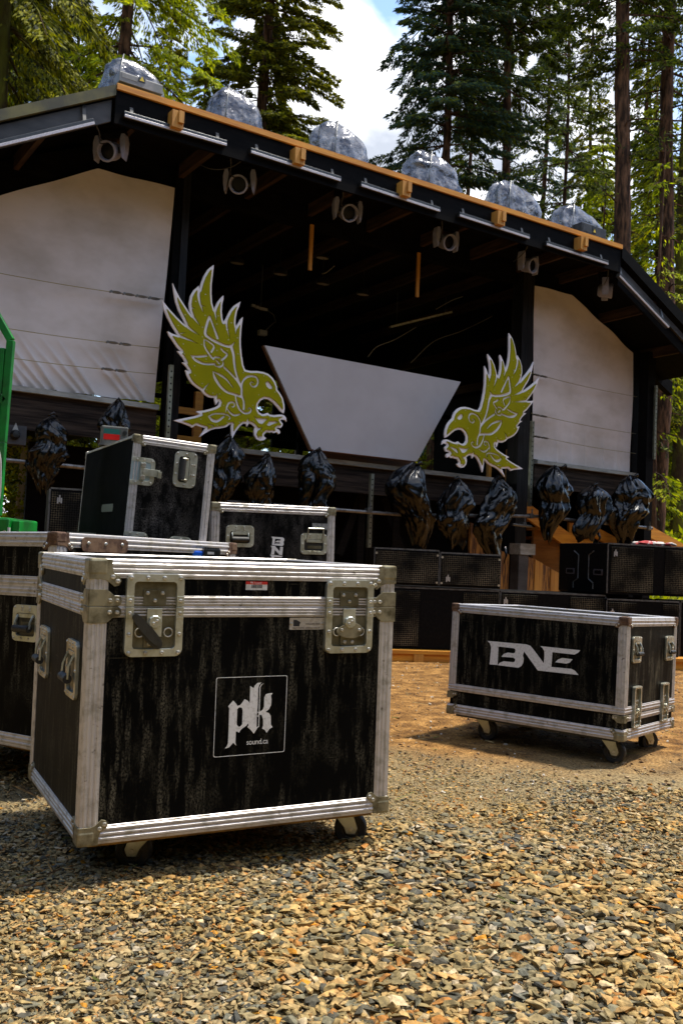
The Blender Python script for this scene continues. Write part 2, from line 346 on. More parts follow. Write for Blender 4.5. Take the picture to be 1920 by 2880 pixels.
# ------------------------------------------------------------------ ground
def gz(x, y):
    p = Vector((x, y, 0))
    h = noise.noise(p * 0.5) * 0.02 + noise.noise(p * 1.7) * 0.010
    h += .042 * math.exp(-((x - .26) ** 2 + (y - 2.78) ** 2) / .045) + 0.008 * math.exp(-((x + .55) ** 2 + (y - 2.36) ** 2) / .05)
    return h
def ground():
    xs = np.concatenate([np.linspace(-260, -12, 14), np.linspace(-10, -2.4, 16), np.linspace(-2.2, 3.2, 110), np.linspace(3.5, 10, 14), np.linspace(12, 260, 14)])
    ys = np.concatenate([np.linspace(-60, -1, 8), np.linspace(0, 1.2, 6), np.linspace(1.25, 8.5, 160), np.linspace(8.7, 14, 20), np.linspace(16, 320, 30)])
    V = []
    for y in ys:
        for x in xs:
            far = max(abs(x), abs(y)) > 14
            V.append((x, y, (0 if far else gz(x, y)) + (noise.noise(Vector((x * .05, y * .05, 3))) * 0.5 if far else 0) + (0 if far else 0.006 * noise.noise(Vector((x * 9, y * 9, 1))))))
    nx = len(xs); idx = np.arange(len(xs) * len(ys)).reshape(len(ys), nx)
    F = np.stack([idx[:-1, :-1], idx[:-1, 1:], idx[1:, 1:], idx[1:, :-1]], -1).reshape(-1, 4)
    M = bpy.data.materials.new('dirt_ground'); M.use_nodes = True; t = M.node_tree; n = t.nodes; l = t.links; b = n['Principled BSDF']
    b.inputs['Roughness'].default_value = 0.95; b.inputs['Specular IOR Level'].default_value = 0.165
    tcn = n.new('ShaderNodeTexCoord')
    def nn(sc, det=8):
        x = n.new('ShaderNodeTexNoise'); x.inputs['Scale'].default_value = sc; x.inputs['Detail'].default_value = det; x.inputs['Roughness'].default_value = 0.65
        l.new(tcn.outputs['Object'], x.inputs['Vector']); return x.outputs['Fac']
    r = n.new('ShaderNodeValToRGB'); e = r.color_ramp.elements
    e[0].position = 0.34; e[0].color = (0.070, 0.032, 0.009, 1); e[1].position = 0.66; e[1].color = (0.37, 0.205, 0.065, 1)
    k = e.new(0.5); k.color = (0.205, 0.105, 0.030, 1); l.new(nn(7), r.inputs[0])
    r2 = n.new('ShaderNodeValToRGB'); r2.color_ramp.elements[0].position = 0.4; r2.color_ramp.elements[1].position = 0.6
    r2.color_ramp.elements[0].color = (0.45, 0.42, 0.40, 1); r2.color_ramp.elements[1].color = (1.35, 1.3, 1.2, 1); l.new(nn(90, 6), r2.inputs[0])
    mm = n.new('ShaderNodeMix'); mm.data_type = 'RGBA'; mm.blend_type = 'MULTIPLY'; mm.inputs[0].default_value = 1
    l.new(r.outputs[0], mm.inputs[6]); l.new(r2.outputs[0], mm.inputs[7]); sx_ = n.new('ShaderNodeSeparateXYZ'); l.new(tcn.outputs['Object'], sx_.inputs[0]); ad_ = n.new('ShaderNodeMath'); ad_.operation = 'MULTIPLY_ADD'; ad_.inputs[1].default_value = 1.6; l.new(nn(1.3), ad_.inputs[0]); l.new(sx_.outputs[1], ad_.inputs[2])
    mr_ = n.new('ShaderNodeMapRange'); mr_.inputs['From Min'].default_value = 4.6; mr_.inputs['From Max'].default_value = 5.4; l.new(ad_.outputs[0], mr_.inputs['Value'])
    mg = n.new('ShaderNodeMix'); mg.data_type = 'RGBA'; mg.blend_type = 'MULTIPLY'; mg.inputs[0].default_value = 1; mg.inputs[6].default_value = (.22, .17, .09, 1); l.new(r2.outputs[0], mg.inputs[7])
    mq = n.new('ShaderNodeMix'); mq.data_type = 'RGBA'; l.new(mr_.outputs[0], mq.inputs[0]); l.new(mg.outputs[2], mq.inputs[6]); l.new(mm.outputs[2], mq.inputs[7]); l.new(mq.outputs[2], b.inputs['Base Color'])
    bn = n.new('ShaderNodeBump'); bn.inputs['Strength'].default_value = 0.9; bn.inputs['Distance'].default_value = 0.015
    l.new(nn(45), bn.inputs['Height']); l.new(bn.outputs[0], b.inputs['Normal'])
    o = numpy_mesh('ground', np.array(V), F, M, smooth=True); o['kind'] = 'structure'
ground()

def rock_protos(n, rng, flat=0.55):
    out = []
    for i in range(n):
        bm = bmesh.new()
        for k in range(11):
            d = rng.normal(size=3); d /= np.linalg.norm(d); d *= rng.uniform(0.75, 1.0)
            bm.verts.new((d[0], d[1] * rng.uniform(0.6, 1), d[2] * flat))
        r = bmesh.ops.convex_hull(bm, input=bm.verts[:])
        bmesh.ops.delete(bm, geom=[g for g in r['geom_interior'] if isinstance(g, bmesh.types.BMVert)], context='VERTS')
        bmesh.ops.triangulate(bm, faces=bm.faces[:]); bmesh.ops.recalc_face_normals(bm, faces=bm.faces[:])
        bm.verts.index_update()
        out.append((np.array([v.co[:] for v in bm.verts]), np.array([[v.index for v in f.verts] for f in bm.faces]))); bm.free()
    return out
def scatter(name, P, S, mats, rng, flat=0.55, tilt=0.5, protos=14):
    pr = rock_protos(protos, rng, flat); kk = rng.integers(0, protos, len(P)); VV = []; FF = []; off = 0
    for k in range(protos):
        sel = np.where(kk == k)[0]
        if not len(sel): continue
        v, f = pr[k]; n = len(sel)
        yaw = rng.uniform(0, 6.283, n); tx = rng.normal(0, tilt, n); 
        c, s_ = np.cos(yaw), np.sin(yaw); ct, st = np.cos(tx), np.sin(tx)
        x = v[None, :, 0] * rng.uniform(0.8, 1.35, n)[:, None]; y = v[None, :, 1] * rng.uniform(0.7, 1.0, n)[:, None]; z = v[None, :, 2] * rng.uniform(0.6, 1.2, n)[:, None]
        y2 = y * ct[:, None] - z * st[:, None]; z2 = y * st[:, None] + z * ct[:, None]
        X = x * c[:, None] - y2 * s_[:, None]; Y = x * s_[:, None] + y2 * c[:, None]
        W = np.stack([X, Y, z2], -1) * S[sel][:, None, None] + P[sel][:, None, :]
        VV.append(W.reshape(-1, 3)); FF.append((f[None] + (np.arange(n) * len(v))[:, None, None] + off).reshape(-1, 3)); off += n * len(v)
    return numpy_mesh(name, np.concatenate(VV), np.concatenate(FF), mats)
rng = np.random.default_rng(7)
GRAVEL = [((0.287, 0.227, 0.116), 5), ((0.366, 0.282, 0.152), 5), ((0.201, 0.171, 0.097), 4), ((0.152, 0.153, 0.122), 3), ((0.390, 0.263, 0.122), 3), ((0.439, 0.380, 0.286), 1.6), ((0.293, 0.147, 0.043), 1.2), ((0.073, 0.074, 0.067), 2.5), ((0.513, 0.245, 0.025), 0.3)]
m_grav = island_mat('crushed_rock', GRAVEL, 0.8, 0.7, 110, 0.004, 0.55, 70, True)
def edge_y(x): return 4.32 - 0.52 * max(0, x - 0.1) + 0.12 * noise.noise(Vector((x * 2.5, 0, 0)))
def gravel():
    P = []; S = []
    def fill(n, y0, y1, smin, smax, lift, keep):
        c = 0
        while c < n:
            y = y0 + (y1 - y0) * rng.random(); hw = 0.42 * y + 0.25; x = rng.uniform(-hw - .5, hw + .9)
            if x < -0.4: lim = 5.6
            else: lim = edge_y(x)
            if y > lim + rng.normal(0, 0.07): c += 1; continue
            c += 1
            # finer, sandier band between the coarse areas on the right
            fine = noise.noise(Vector((x * 0.9 + 3.1, y * 1.1, 5.2)))
            s = smin + (smax - smin) * rng.random() ** 2.2
            s *= (1.0 - 0.35 * max(0, min(1, (fine - 0.05) * 4)))
            if rng.random() > keep: continue
            if fine > .18 and x > .1 and s > .008 and rng.random() < .45: s *= .45
            P.append((x, y, gz(x, y) + s * (0.15 + lift * rng.random()))); S.append(s)
    fill(84000, 1.45, 2.9, 0.006, 0.024, 0.75, 1)
    fill(54000, 1.45, 3.0, 0.003, 0.010, 1.6, 1)
    fill(84000, 2.8, 5.6, 0.005, 0.018, 0.8, 1)
    fill(19000, 3.0, 4.6, 0.003, 0.007, 1.2, 1)
    fill(700, 1.5, 4.2, 0.020, 0.032, 0.4, 1)
    for (cx, cy, r, n) in ((-.70, 2.20, .10, 150), (.15, 2.62, .16, 500), (-.35, 2.20, .15, 150), (.28, 2.75, .22, 350)):
        for _ in range(n):
            a = rng.uniform(0, 6.283); q = r * rng.random() ** .5; x = cx + q * math.cos(a) * 1.3; y = cy + q * math.sin(a) * .6; s = rng.uniform(.006, .017)
            P.append((x, y, gz(x, y) + (1 - q / r) * .028 * rng.random() + s * .4)); S.append(s)
    o = scatter('gravel', np.array(P), np.array(S), m_grav, rng, 0.38, 0.42, 22)
    tag(o, kind='stuff')
gravel()
def twigs():
    rg = np.random.default_rng(77); n = 1500; y = rg.uniform(1.6, 7.5, n); x = rg.uniform(-.45, .42, n) * y; a = rg.uniform(0, 3.1416, n); L_ = rg.uniform(.012, .05, n) * np.where(rg.random(n) < .1, 2.2, 1); V = []; F = []
    for i in range(n):
        z = gz(x[i], y[i]) + (.012 if y[i] < 4 else .003) + .006 * rg.random(); d = Vector((math.cos(a[i]), math.sin(a[i]), rg.normal() * .15)) * L_[i] / 2; w_ = Vector((-d.y, d.x, 0)).normalized() * (.0009 if rg.random() < .8 else .0022); u_ = Vector((0, 0, abs(w_.length)))
        c = Vector((x[i], y[i], z)); o = len(V)
        for p in (c - d, c + d): V += [tuple(p + w_), tuple(p - w_), tuple(p + u_ * 1.6)]
        F += [(o, o + 1, o + 4, o + 3), (o + 1, o + 2, o + 5, o + 4), (o + 2, o, o + 3, o + 5)]
    o = numpy_mesh('twig_litter', np.array(V), np.array(F), island_mat('dry_litter', [((.30, .17, .06), 3), ((.10, .055, .025), 3), ((.42, .32, .15), 2), ((.16, .18, .04), 1)], .8, 0)); o['kind'] = 'stuff'
twigs()
def pebbles():
    P = []; S = []
    for _ in range(9000):
        y = rng.uniform(3.4, 8.2); x = rng.uniform(-0.45 * y, 0.42 * y)
        if y < 4.1 and x < 0.3: continue
        s = 0.003 + 0.012 * rng.random() ** 4
        P.append((x, y, gz(x, y) + s * 0.2)); S.append(s)
    m_ = island_mat('dirt_pebbles', [((0.30, 0.17, 0.07), 5), ((0.42, 0.30, 0.18), 3), ((0.5, 0.45, 0.38), 1.4), ((0.14, 0.08, 0.04), 3)], 0.85, 0.3, 50)
    tag(scatter('dirt_clods', np.array(P), np.array(S), m_, rng, 0.7, 0.4), kind='stuff')
pebbles()

# ------------------------------------------------------------------ flight cases
FACE = {}
class Case:
    def __init__(s, name, org, yaw, tilt, W, D, H, label, cat='flight case', group=None):
        s.W, s.D, s.H = W, D, H
        M = Matrix.Translation(Vector(org)) @ Rz(yaw) @ Matrix.Rotation(tilt[0], 4, 'X') @ Matrix.Rotation(tilt[1], 4, 'Y')
        s.M = M; s.root = thing(name, M, label, cat, group)
        X, Y, Z = Vector((1, 0, 0)), Vector((0, 1, 0)), Vector((0, 0, 1))
        s.F = {'front': frame((0, 0, 0), X, Z, -Y), 'right': frame((W, 0, 0), Y, Z, X), 'left': frame((0, D, 0), -Y, Z, -X),
               'back': frame((W, D, 0), -X, Z, Y), 'top': frame((0, 0, H), X, Y, Z)}
        s.fw = {'front': W, 'back': W, 'left': D, 'right': D}
    def uv(s, face, u, v):
        """photo pixel -> (a, b) on a face"""
        Mw = s.M @ s.F[face]; inv = Mw.inverted(); o = inv @ CAMP; d = inv.to_3x3() @ ray(u, v)
        t = -o.z / d.z; p = o + d * t; return p.x, p.y
    def panel(s, name, z0, z1, m, inset=0.0, label=None):
        g = G(); g.box((inset, inset, z0), (s.W - inset, s.D - inset, z1)); return g.build(name, m, s.root, label=label)
    def ribbed(s, g, face, p0, p1, wdir, width, h=0.0028, ribs=3):
        """ribbed aluminium strip on a face from p0 to p1, spreading to the side wdir (2-D unit)"""
        F = s.F[face]; p0 = Vector((*p0, 0)); p1 = Vector((*p1, 0)); wd = Vector((*wdir, 0)); up = Vector((0, 0, 1))
        prof = [(-0.0022, 0), (-0.0022, h * 0.7), (0.0015, h)]
        if ribs:
            for i in range(ribs):
                c = width * (i + 0.75) / (ribs + 0.5); q = width * 0.055
                prof += [(c - 2.0 * q, h), (c - q, h * 1.75), (c + q, h * 1.75), (c + 2.0 * q, h)]
        prof += [(width - 0.001, h), (width, h * 0.6), (width, 0)]
        n = len(prof); vs = [F @ (p + wd * a + up * b) for p in (p0, p1) for a, b in prof]
        fs = [(i, i + 1, n + i + 1, n + i) for i in range(n - 1)] + [tuple(range(n)), tuple(range(2 * n - 1, n - 1, -1))]
        if (p1 - p0).cross(wd).z < 0: fs = [f[::-1] for f in fs]
        fs = [f[::-1] for f in fs]
        g.add(vs, fs)
    def edges(s, g, z0, z1, wt, wb, wv, vert=True, faces=('front', 'left', 'right', 'back'), top=True, ribs=3):
        for f in faces:
            W = s.fw[f]
            if vert:
                s.ribbed(g, f, (0, z0 + wb), (0, z1 - wt), (1, 0), wv, ribs=ribs); s.ribbed(g, f, (W, z0 + wb), (W, z1 - wt), (-1, 0), wv, ribs=ribs)
            if wt: s.ribbed(g, f, (0.0, z1), (W, z1), (0, -1), wt, 0.0032, ribs)
            if wb: s.ribbed(g, f, (0.0, z0), (W, z0), (0, 1), wb, 0.0032, ribs)
        if top:
            for a, b, d in (((0, 0), (s.W, 0), (0, 1)), ((0, s.D), (s.W, s.D), (0, -1)), ((0, 0), (0, s.D), (1, 0)), ((s.W, 0), (s.W, s.D), (-1, 0))):
                s.ribbed(g, 'top', a, b, d, wt, 0.0026 if d[0] else 0.0031, ribs)
    def corner(s, face_pairs, z, up, size=0.058, m=None, name='corner_bracket', cap=True):
        """ball-corner: a lobed plate on each of two side faces and one over the top or bottom"""
        g = G(); q = size
        sh = [(-0.004, -0.004), (q * 1.0, -0.004), (q * 1.02, q * 0.35), (q * 1.12, q * 0.62), (q * 1.42, q * 0.80), (q * 1.50, q * 1.02), (q * 1.38, q * 1.22),
              (q * 1.15, q * 1.28), (q * 0.98, q * 1.15), (q * 0.80, q * 1.0), (q * 0.55, q * 0.92), (-0.004, q * 0.92)]
        for face, end in face_pairs:
            F = s.F[face]; W = s.fw[face]
            sx = 1 if end == 0 else -1; sy = -1 if up else 1
            pts = [((0 if end == 0 else W) + sx * a, z + sy * b) for a, b in sh]
            if sx * sy < 0: pts = pts[::-1]
            g.prism([pts], 0.0, 0.0062, 0, F)
            for a, b in ((q * 1.12, q * 0.98), (q * 1.32, q * 1.05), ) if False else ((q * 1.30, q * 1.02), (q * 1.05, q * 0.80)):
                rivet(g, F, (0 if end == 0 else W) + sx * a, z + sy * b, 0.006, size * 0.115)
        if cap:
            # rounded cap over the corner itself
            xs = 0 if (face_pairs[0][0] in ('front',) and face_pairs[0][1] == 0) or (face_pairs[0][0] == 'back' and face_pairs[0][1] == 1) else s.W
            ys = 0 if face_pairs[0][0] == 'front' else s.D
            e = 0.0075; x0, x1 = (-e, q * 0.8) if xs == 0 else (s.W - q * 0.8, s.W + e)
            y0, y1 = (-e, q * 0.8) if ys == 0 else (s.D - q * 0.8, s.D + e)
            za, zb = (z - q * 0.72, z + e * 0.8) if up else (z - e * 0.8, z + q * 0.72)
            g.bbox((x0, y0, za), (x1, y1, zb), 0.0068)
        g.build(name, [m or m_steel, m_rivet], s.root, bevel=0.0012)
    def sidecorner(s, face_pairs, z, up, hgt=0.04, size=0.058, m=None):
        """plate wrapped round a vertical edge at the lid joint, with a two-rivet ear"""
        g = G(); q = size; sg = 1 if up else -1
        sh = [(-0.004, 0), (q * 1.55, 0.0), (q * 1.72, hgt * 0.12), (q * 1.78, hgt * 0.4), (q * 1.68, hgt * 0.66), (q * 1.35, hgt * 0.70), (q * 1.1, hgt * 0.95), (q * 0.9, hgt * 1.15), (-0.004, hgt * 1.15)]
        for face, end in face_pairs:
            F = s.F[face]; W = s.fw[face]; sx = 1 if end == 0 else -1
            pts = [((0 if end == 0 else W) + sx * a, z + sg * b) for a, b in sh]
            if sx * sg < 0: pts = pts[::-1]
            g.prism([pts], 0, 0.0068, 0, F)
            for a in (1.08, 1.50): rivet(g, F, (0 if end == 0 else W) + sx * q * a, z + sg * hgt * 0.38, 0.0066, size * 0.12)
        g.build('corner_bracket', [m or m_steel, m_rivet], s.root, bevel=0.001)
    def ALL(s): return [(('front', 0), ('left', 1)), (('front', 1), ('right', 0)), (('back', 0), ('right', 1)), (('back', 1), ('left', 0))]
    def handle(s, face, a, b, w=0.125, h=0.165, rot=0, raised=False, m=None, hang=0.0):
        m = m or m_steel2
        T = s.F[face] @ Matrix.Translation((a, b, 0)) @ Matrix.Rotation(rad(rot), 4, 'Z')
        g = G(); r = w * 0.15
        hx, hy = w / 2, h / 2; bw = w * 0.14
        g.prism([rrect(-hx, -hy, hx, hy, r), rrect(-hx + bw, -hy + bw * 0.95, hx - bw, hy - bw * 1.5, r * 0.5)[::-1]], 0.0, 0.0085, 0, T)
        # folded-in rim and recessed floor (the dish is 9 mm proud of a dark well)
        g.prism([rrect(-hx + bw * 0.8, -hy + bw * 0.8, hx - bw * 0.8, hy - bw * 1.3, r * 0.5)], 0.0002, 0.0009, 2, T)
        g.box((-hx + bw * 1.9, -hy + bw * 1.5, 0.0009), (hx - bw * 1.3, hy - bw * 3.1, 0.0022), 3, T)
        g.box((-hx + bw * 1.6, hy - bw * 2.3, 0.0009), (hx - bw * 1.2, hy - bw * 1.6, 0.009), 0, T)
        for i in range(4):
            x = -hx + bw * 0.5 + (w - bw) * i / 3
            rivet(g, T, x, -hy + bw * 0.5, 0.0085, w * 0.028)
            rivet(g, T, x, hy - bw * 0.5, 0.0085, w * 0.028)
            if 0 < i < 3: rivet(g, T, x, hy - bw * 1.0, 0.0085, w * 0.026)
        for sx in (-1, 1): rivet(g, T, sx * (hx - bw * 0.5), 0, 0.0085, w * 0.028)
        o = g.build('handle', [m, m_rivet, m_blackp, m_well], s.root, bevel=0.0006)
        g = G(); yb = hy - bw * 1.9; gx = hx - bw * 1.5
        if raised: ye, ze = hy + bw * 1.2, 0.035
        else: ye, ze = -hy * 0.30, 0.013 + hang * .5
        for sx in (-1, 1): g.tube([(sx * gx, yb, 0.008), (sx * gx, (yb + ye) / 2, 0.012 + ze * .4), (sx * gx, ye, ze)], w * 0.028, 6, 1, T)
        g.tube([(-gx, ye, ze), (gx, ye, ze)], w * 0.028 if raised else w * 0.095, 12, 1 if raised else 0, T)
        g.build('grip', [m_rubber, m_steel2], o, smooth=True, angle=50)
        return o
    def latch(s, face, a, b, w=0.15, h=0.215, split=None, turn=0, folded=True, m=None):
        """recessed butterfly latch: split dish, hasp plates, turn wing"""
        m = m or m_steel2
        T = s.F[face] @ Matrix.Translation((a, b, 0)); hx, hy = w / 2, h / 2; bw = w * 0.13; r = w * 0.13
        sp = (split - b) if split is not None else h * 0.12
        o = None
        for nm, y0, y1 in (('latch', -hy, sp - 0.0007), ('keeper_plate', sp + 0.0007, hy)):
            g = G(); up = nm != 'latch'
            outer = rrect(-hx, y0, hx, y1, r if True else 0)
            # square the corners at the joint
            if up: outer = [(hx, y0), ] + [p for p in rrect(-hx, y0 - 2 * r, hx, y1, r) if p[1] > y0] + [(-hx, y0)]
            else: outer = [(-hx, y1)] + [p for p in rrect(-hx, y0, hx, y1 + 2 * r, r) if p[1] < y1] + [(hx, y1)]
            if up: loop = [(hx, y0)] + [p for p in rrect(-hx, y0 - 2 * r, hx, y1, r) if p[1] > y0 + 1e-5] + [(-hx, y0)] + \
                   [(-hx + bw, y0)] + [p for p in rrect(-hx + bw, y0 - 2 * r, hx - bw, y1 - bw, r * .5)[::-1] if p[1] > y0 + 1e-5] + [(hx - bw, y0)]
            else: loop = [(-hx, y1)] + [p for p in (rrect(-hx, y0, hx, y1 + 2 * r, r)[12:] + rrect(-hx, y0, hx, y1 + 2 * r, r)[:12]) if p[1] < y1 - 1e-5] + [(hx, y1)] + \
                   [(hx - bw, y1)] + [p for p in (rrect(-hx + bw, y0 + bw, hx - bw, y1 + 2 * r, r * .5)[12:] + rrect(-hx + bw, y0 + bw, hx - bw, y1 + 2 * r, r * .5)[:12])[::-1] if p[1] < y1 - 1e-5] + [(-hx + bw, y1)]
            g.prism([loop], 0, 0.0140, 0, T)
            g.box((-hx + bw * 0.9, y0 + (0 if up else bw * 0.9), 0.0003), (hx - bw * 0.9, y1 - (bw * 0.9 if up else 0), 0.0041), 3, T)
            ys = (y1 - bw * 0.5,) if up else (y0 + bw * 0.5,)
            for y in ys:
                for i in range(4): rivet(g, T, -hx + bw * 0.55 + (w - bw * 1.1) * i / 3, y, 0.0140, w * 0.034)
            for sx in (-1, 1):
                rivet(g, T, sx * (hx - bw * 0.5), (y0 + h * 0.07) if up else (y1 - h * 0.075), 0.0140, w * 0.034)
                if not up: rivet(g, T, sx * (hx - bw * 0.5), y1 - h * 0.33, 0.0140, w * 0.034)
                # overlapping tab by the joint
                yy = (y0, y0 + h * 0.125) if up else (y1 - h * 0.14, y1)
                g.box((min(sx * hx, sx * (hx - bw)), yy[0], 0.0139), (max(sx * hx, sx * (hx - bw)), yy[1], 0.0157), 0, T)
            if up:
                g.box((-w * 0.2, y0 + 0.002, 0.004), (w * 0.2, y0 + h * 0.2, 0.0075), 3, T)
                for x, y in ((-.13, .16), (.13, .16), (0, .07)): rivet(g, T, x * w, y0 + h * y, 0.0075, w * 0.032)
                g.build(nm, [m, m_rivet, m_blackp, m_well], s.root, bevel=0.0009)
            else:
                g.box((-w * 0.17, y0 + h * 0.11, 0.004), (w * 0.17, y0 + h * 0.24, 0.0095), 3, T)
                for x in (-.08, .08): rivet(g, T, x * w, y0 + h * .15, 0.0095, w * 0.032)
                g.box((-w * 0.13, y0 + h * 0.24, 0.005), (w * 0.13, y1 - 0.004, 0.012), 0, T)
                for sx in (-1, 1):
                    g.tube([(sx * (0.25 * w) + 0.075 * w * math.cos(t), y0 + h * 0.29 + 0.075 * w * math.sin(t), 0.010) for t in [i * math.pi / 6 for i in range(13)]], w * 0.014, 6, 1, T)
                o = g.build(nm, [m, m_rivet, m_blackp, m_well], s.root, bevel=0.0009)
                g = G(); C = T @ Matrix.Translation((0, y0 + h * 0.42, 0.012)); 
                g.lathe([(w * .115, 0), (w * .115, .006), (w * .10, .008), (0.0001, .008)], 10, 0, C)
                for x in (-.03, .03): rivet(g, C, x * w, x * w * .7, 0.008, w * 0.026)
                if turn:   # wing folded down across the dish, black underside showing
                    R_ = C @ Matrix.Rotation(rad(turn), 4, 'Z')
                    g.prism([smoothpoly([(-.12 * w, -.09 * w), (.15 * w, -.12 * w), (.40 * w, -.10 * w), (.44 * w, .04 * w), (.30 * w, .10 * w), (-.10 * w, .10 * w)], 2)], 0.001, 0.0055, 2, R_ @ Matrix.Translation((-.02 * w, -.20 * w, 0)))
                    g.prism([smoothpoly([(-.30 * w, -.10 * w), (.40 * w, -.10 * w), (.40 * w, .06 * w), (-.30 * w, .07 * w)], 2)], 0.004, 0.0115, 2, R_ @ Matrix.Translation((-.05 * w, -.18 * w, 0)))
                else:
                    g.prism([smoothpoly([(0, .02 * w), (-.27 * w, -.12 * w), (-.28 * w, -.20 * w), (-.13 * w, -.29 * w), (.16 * w, -.30 * w), (.29 * w, -.18 * w), (.24 * w, -.05 * w)], 2)], 0.0005, 0.0045, 3, C)
                    for x in (-.17, .2): rivet(g, C, x * w, -.14 * w, 0.0045, w * 0.03)
                g.build('turn_wing', [m, m_rivet, m_blackp, m_steel], o, bevel=0.0006)
        return o
    def caster(s, x, y, swivel, zg, r=0.048, wd=0.034):
        """fork caster hanging from the base; zg = local height of the ground under it"""
        top = -0.001; axz = zg + r
        S = Matrix.Translation((x, y, 0)) @ Rz(swivel)
        g = G(); g.box((-0.05, -0.045, top - 0.005), (0.05, 0.045, top), 0, S); g.lathe([(0.028, top - 0.020), (0.034, top - 0.014), (0.034, top - 0.005)], 16, 0, S)
        off = 0.028; ht = wd / 2 + 0.004
        for sy in (-1, 1):
            leg = [(-0.034, top - 0.014), (0.030, top - 0.014), (off + 0.020, axz + 0.004), (off + 0.013, axz - 0.014), (off - 0.012, axz - 0.013), (off - 0.020, axz + 0.006)]
            Lm = S @ Matrix.Rotation(rad(90), 4, 'X')
            g.prism([[(a, b) for a, b in leg]], sy * ht - 0.0015, sy * ht + 0.0015, 0, Lm)
            g.cyl((off, sy * ht - 0.004, axz), (off, sy * ht + 0.004, axz), 0.007, n=8, mi=1, M=S)
        o = g.build('caster', [m_steel2, m_rivet], s.root, bevel=0.0012)
        g = G(); Wm = S @ Matrix.Translation((off, 0, axz)) @ Matrix.Rotation(rad(90), 4, 'X')
        h = wd / 2
        g.lathe([(r * .55, -h), (r * .9, -h), (r, -h * .6), (r, h * .6), (r * .9, h), (r * .55, h)], 28, 0, Wm)
        g.lathe([(0.0001, -h * .7), (r * .25, -h * .7), (r * .5, -h * .45), (r * .56, -h)], 28, 1, Wm)
        g.lathe([(r * .56, h), (r * .5, h * .45), (r * .25, h * .7), (0.0001, h * .7)], 28, 1, Wm)
        g.build('wheel', [m_rubber, mat('wheel_hub', (0.06, 0.055, 0.045), 0.6, 0, (0.2, 0.15, 0.08), scale=30)], o, smooth=True, angle=40)
    def decal(s, name, face, loops, m, lift=0.0015, th=0.0004, parent=None, uvs=True):
        g = G(); lp = [[s.uv(face, *p) if uvs else p for p in l_] for l_ in loops]
        out = []
        for i, l_ in enumerate(lp):
            ar = sum(l_[k][0] * l_[(k + 1) % len(l_)][1] - l_[(k + 1) % len(l_)][0] * l_[k][1] for k in range(len(l_)))
            out.append(l_ if (ar > 0) == (i == 0) else l_[::-1])
        g.prism(out, lift, lift + th, 0, s.F[face]); return g.build(name, m, parent or s.root)

def text_mesh(body, size, M, m, parent, name, extrude=0.0002, align='LEFT', sx=1.0, spacing=1.0):
    cu = bpy.data.curves.new(name, 'FONT'); cu.body = body; cu.size = size; cu.extrude = extrude; cu.align_x = align; cu.space_character = spacing
    to = bpy.data.objects.new(name + '_t', cu); COL.objects.link(to)
    dg = bpy.context.evaluated_depsgraph_get(); me = bpy.data.meshes.new_from_object(to.evaluated_get(dg)); 
    bpy.data.objects.remove(to); bpy.data.curves.remove(cu)
    me.transform(M @ Matrix.Diagonal((sx, 1, 1, 1))); me.materials.clear(); me.materials.append(m); me.name = name
    o = bpy.data.objects.new(name, me); COL.objects.link(o); o.parent = parent; return o
def reg(ox, oy, k, pts): return [(ox + k * a, oy + k * b) for a, b in pts]

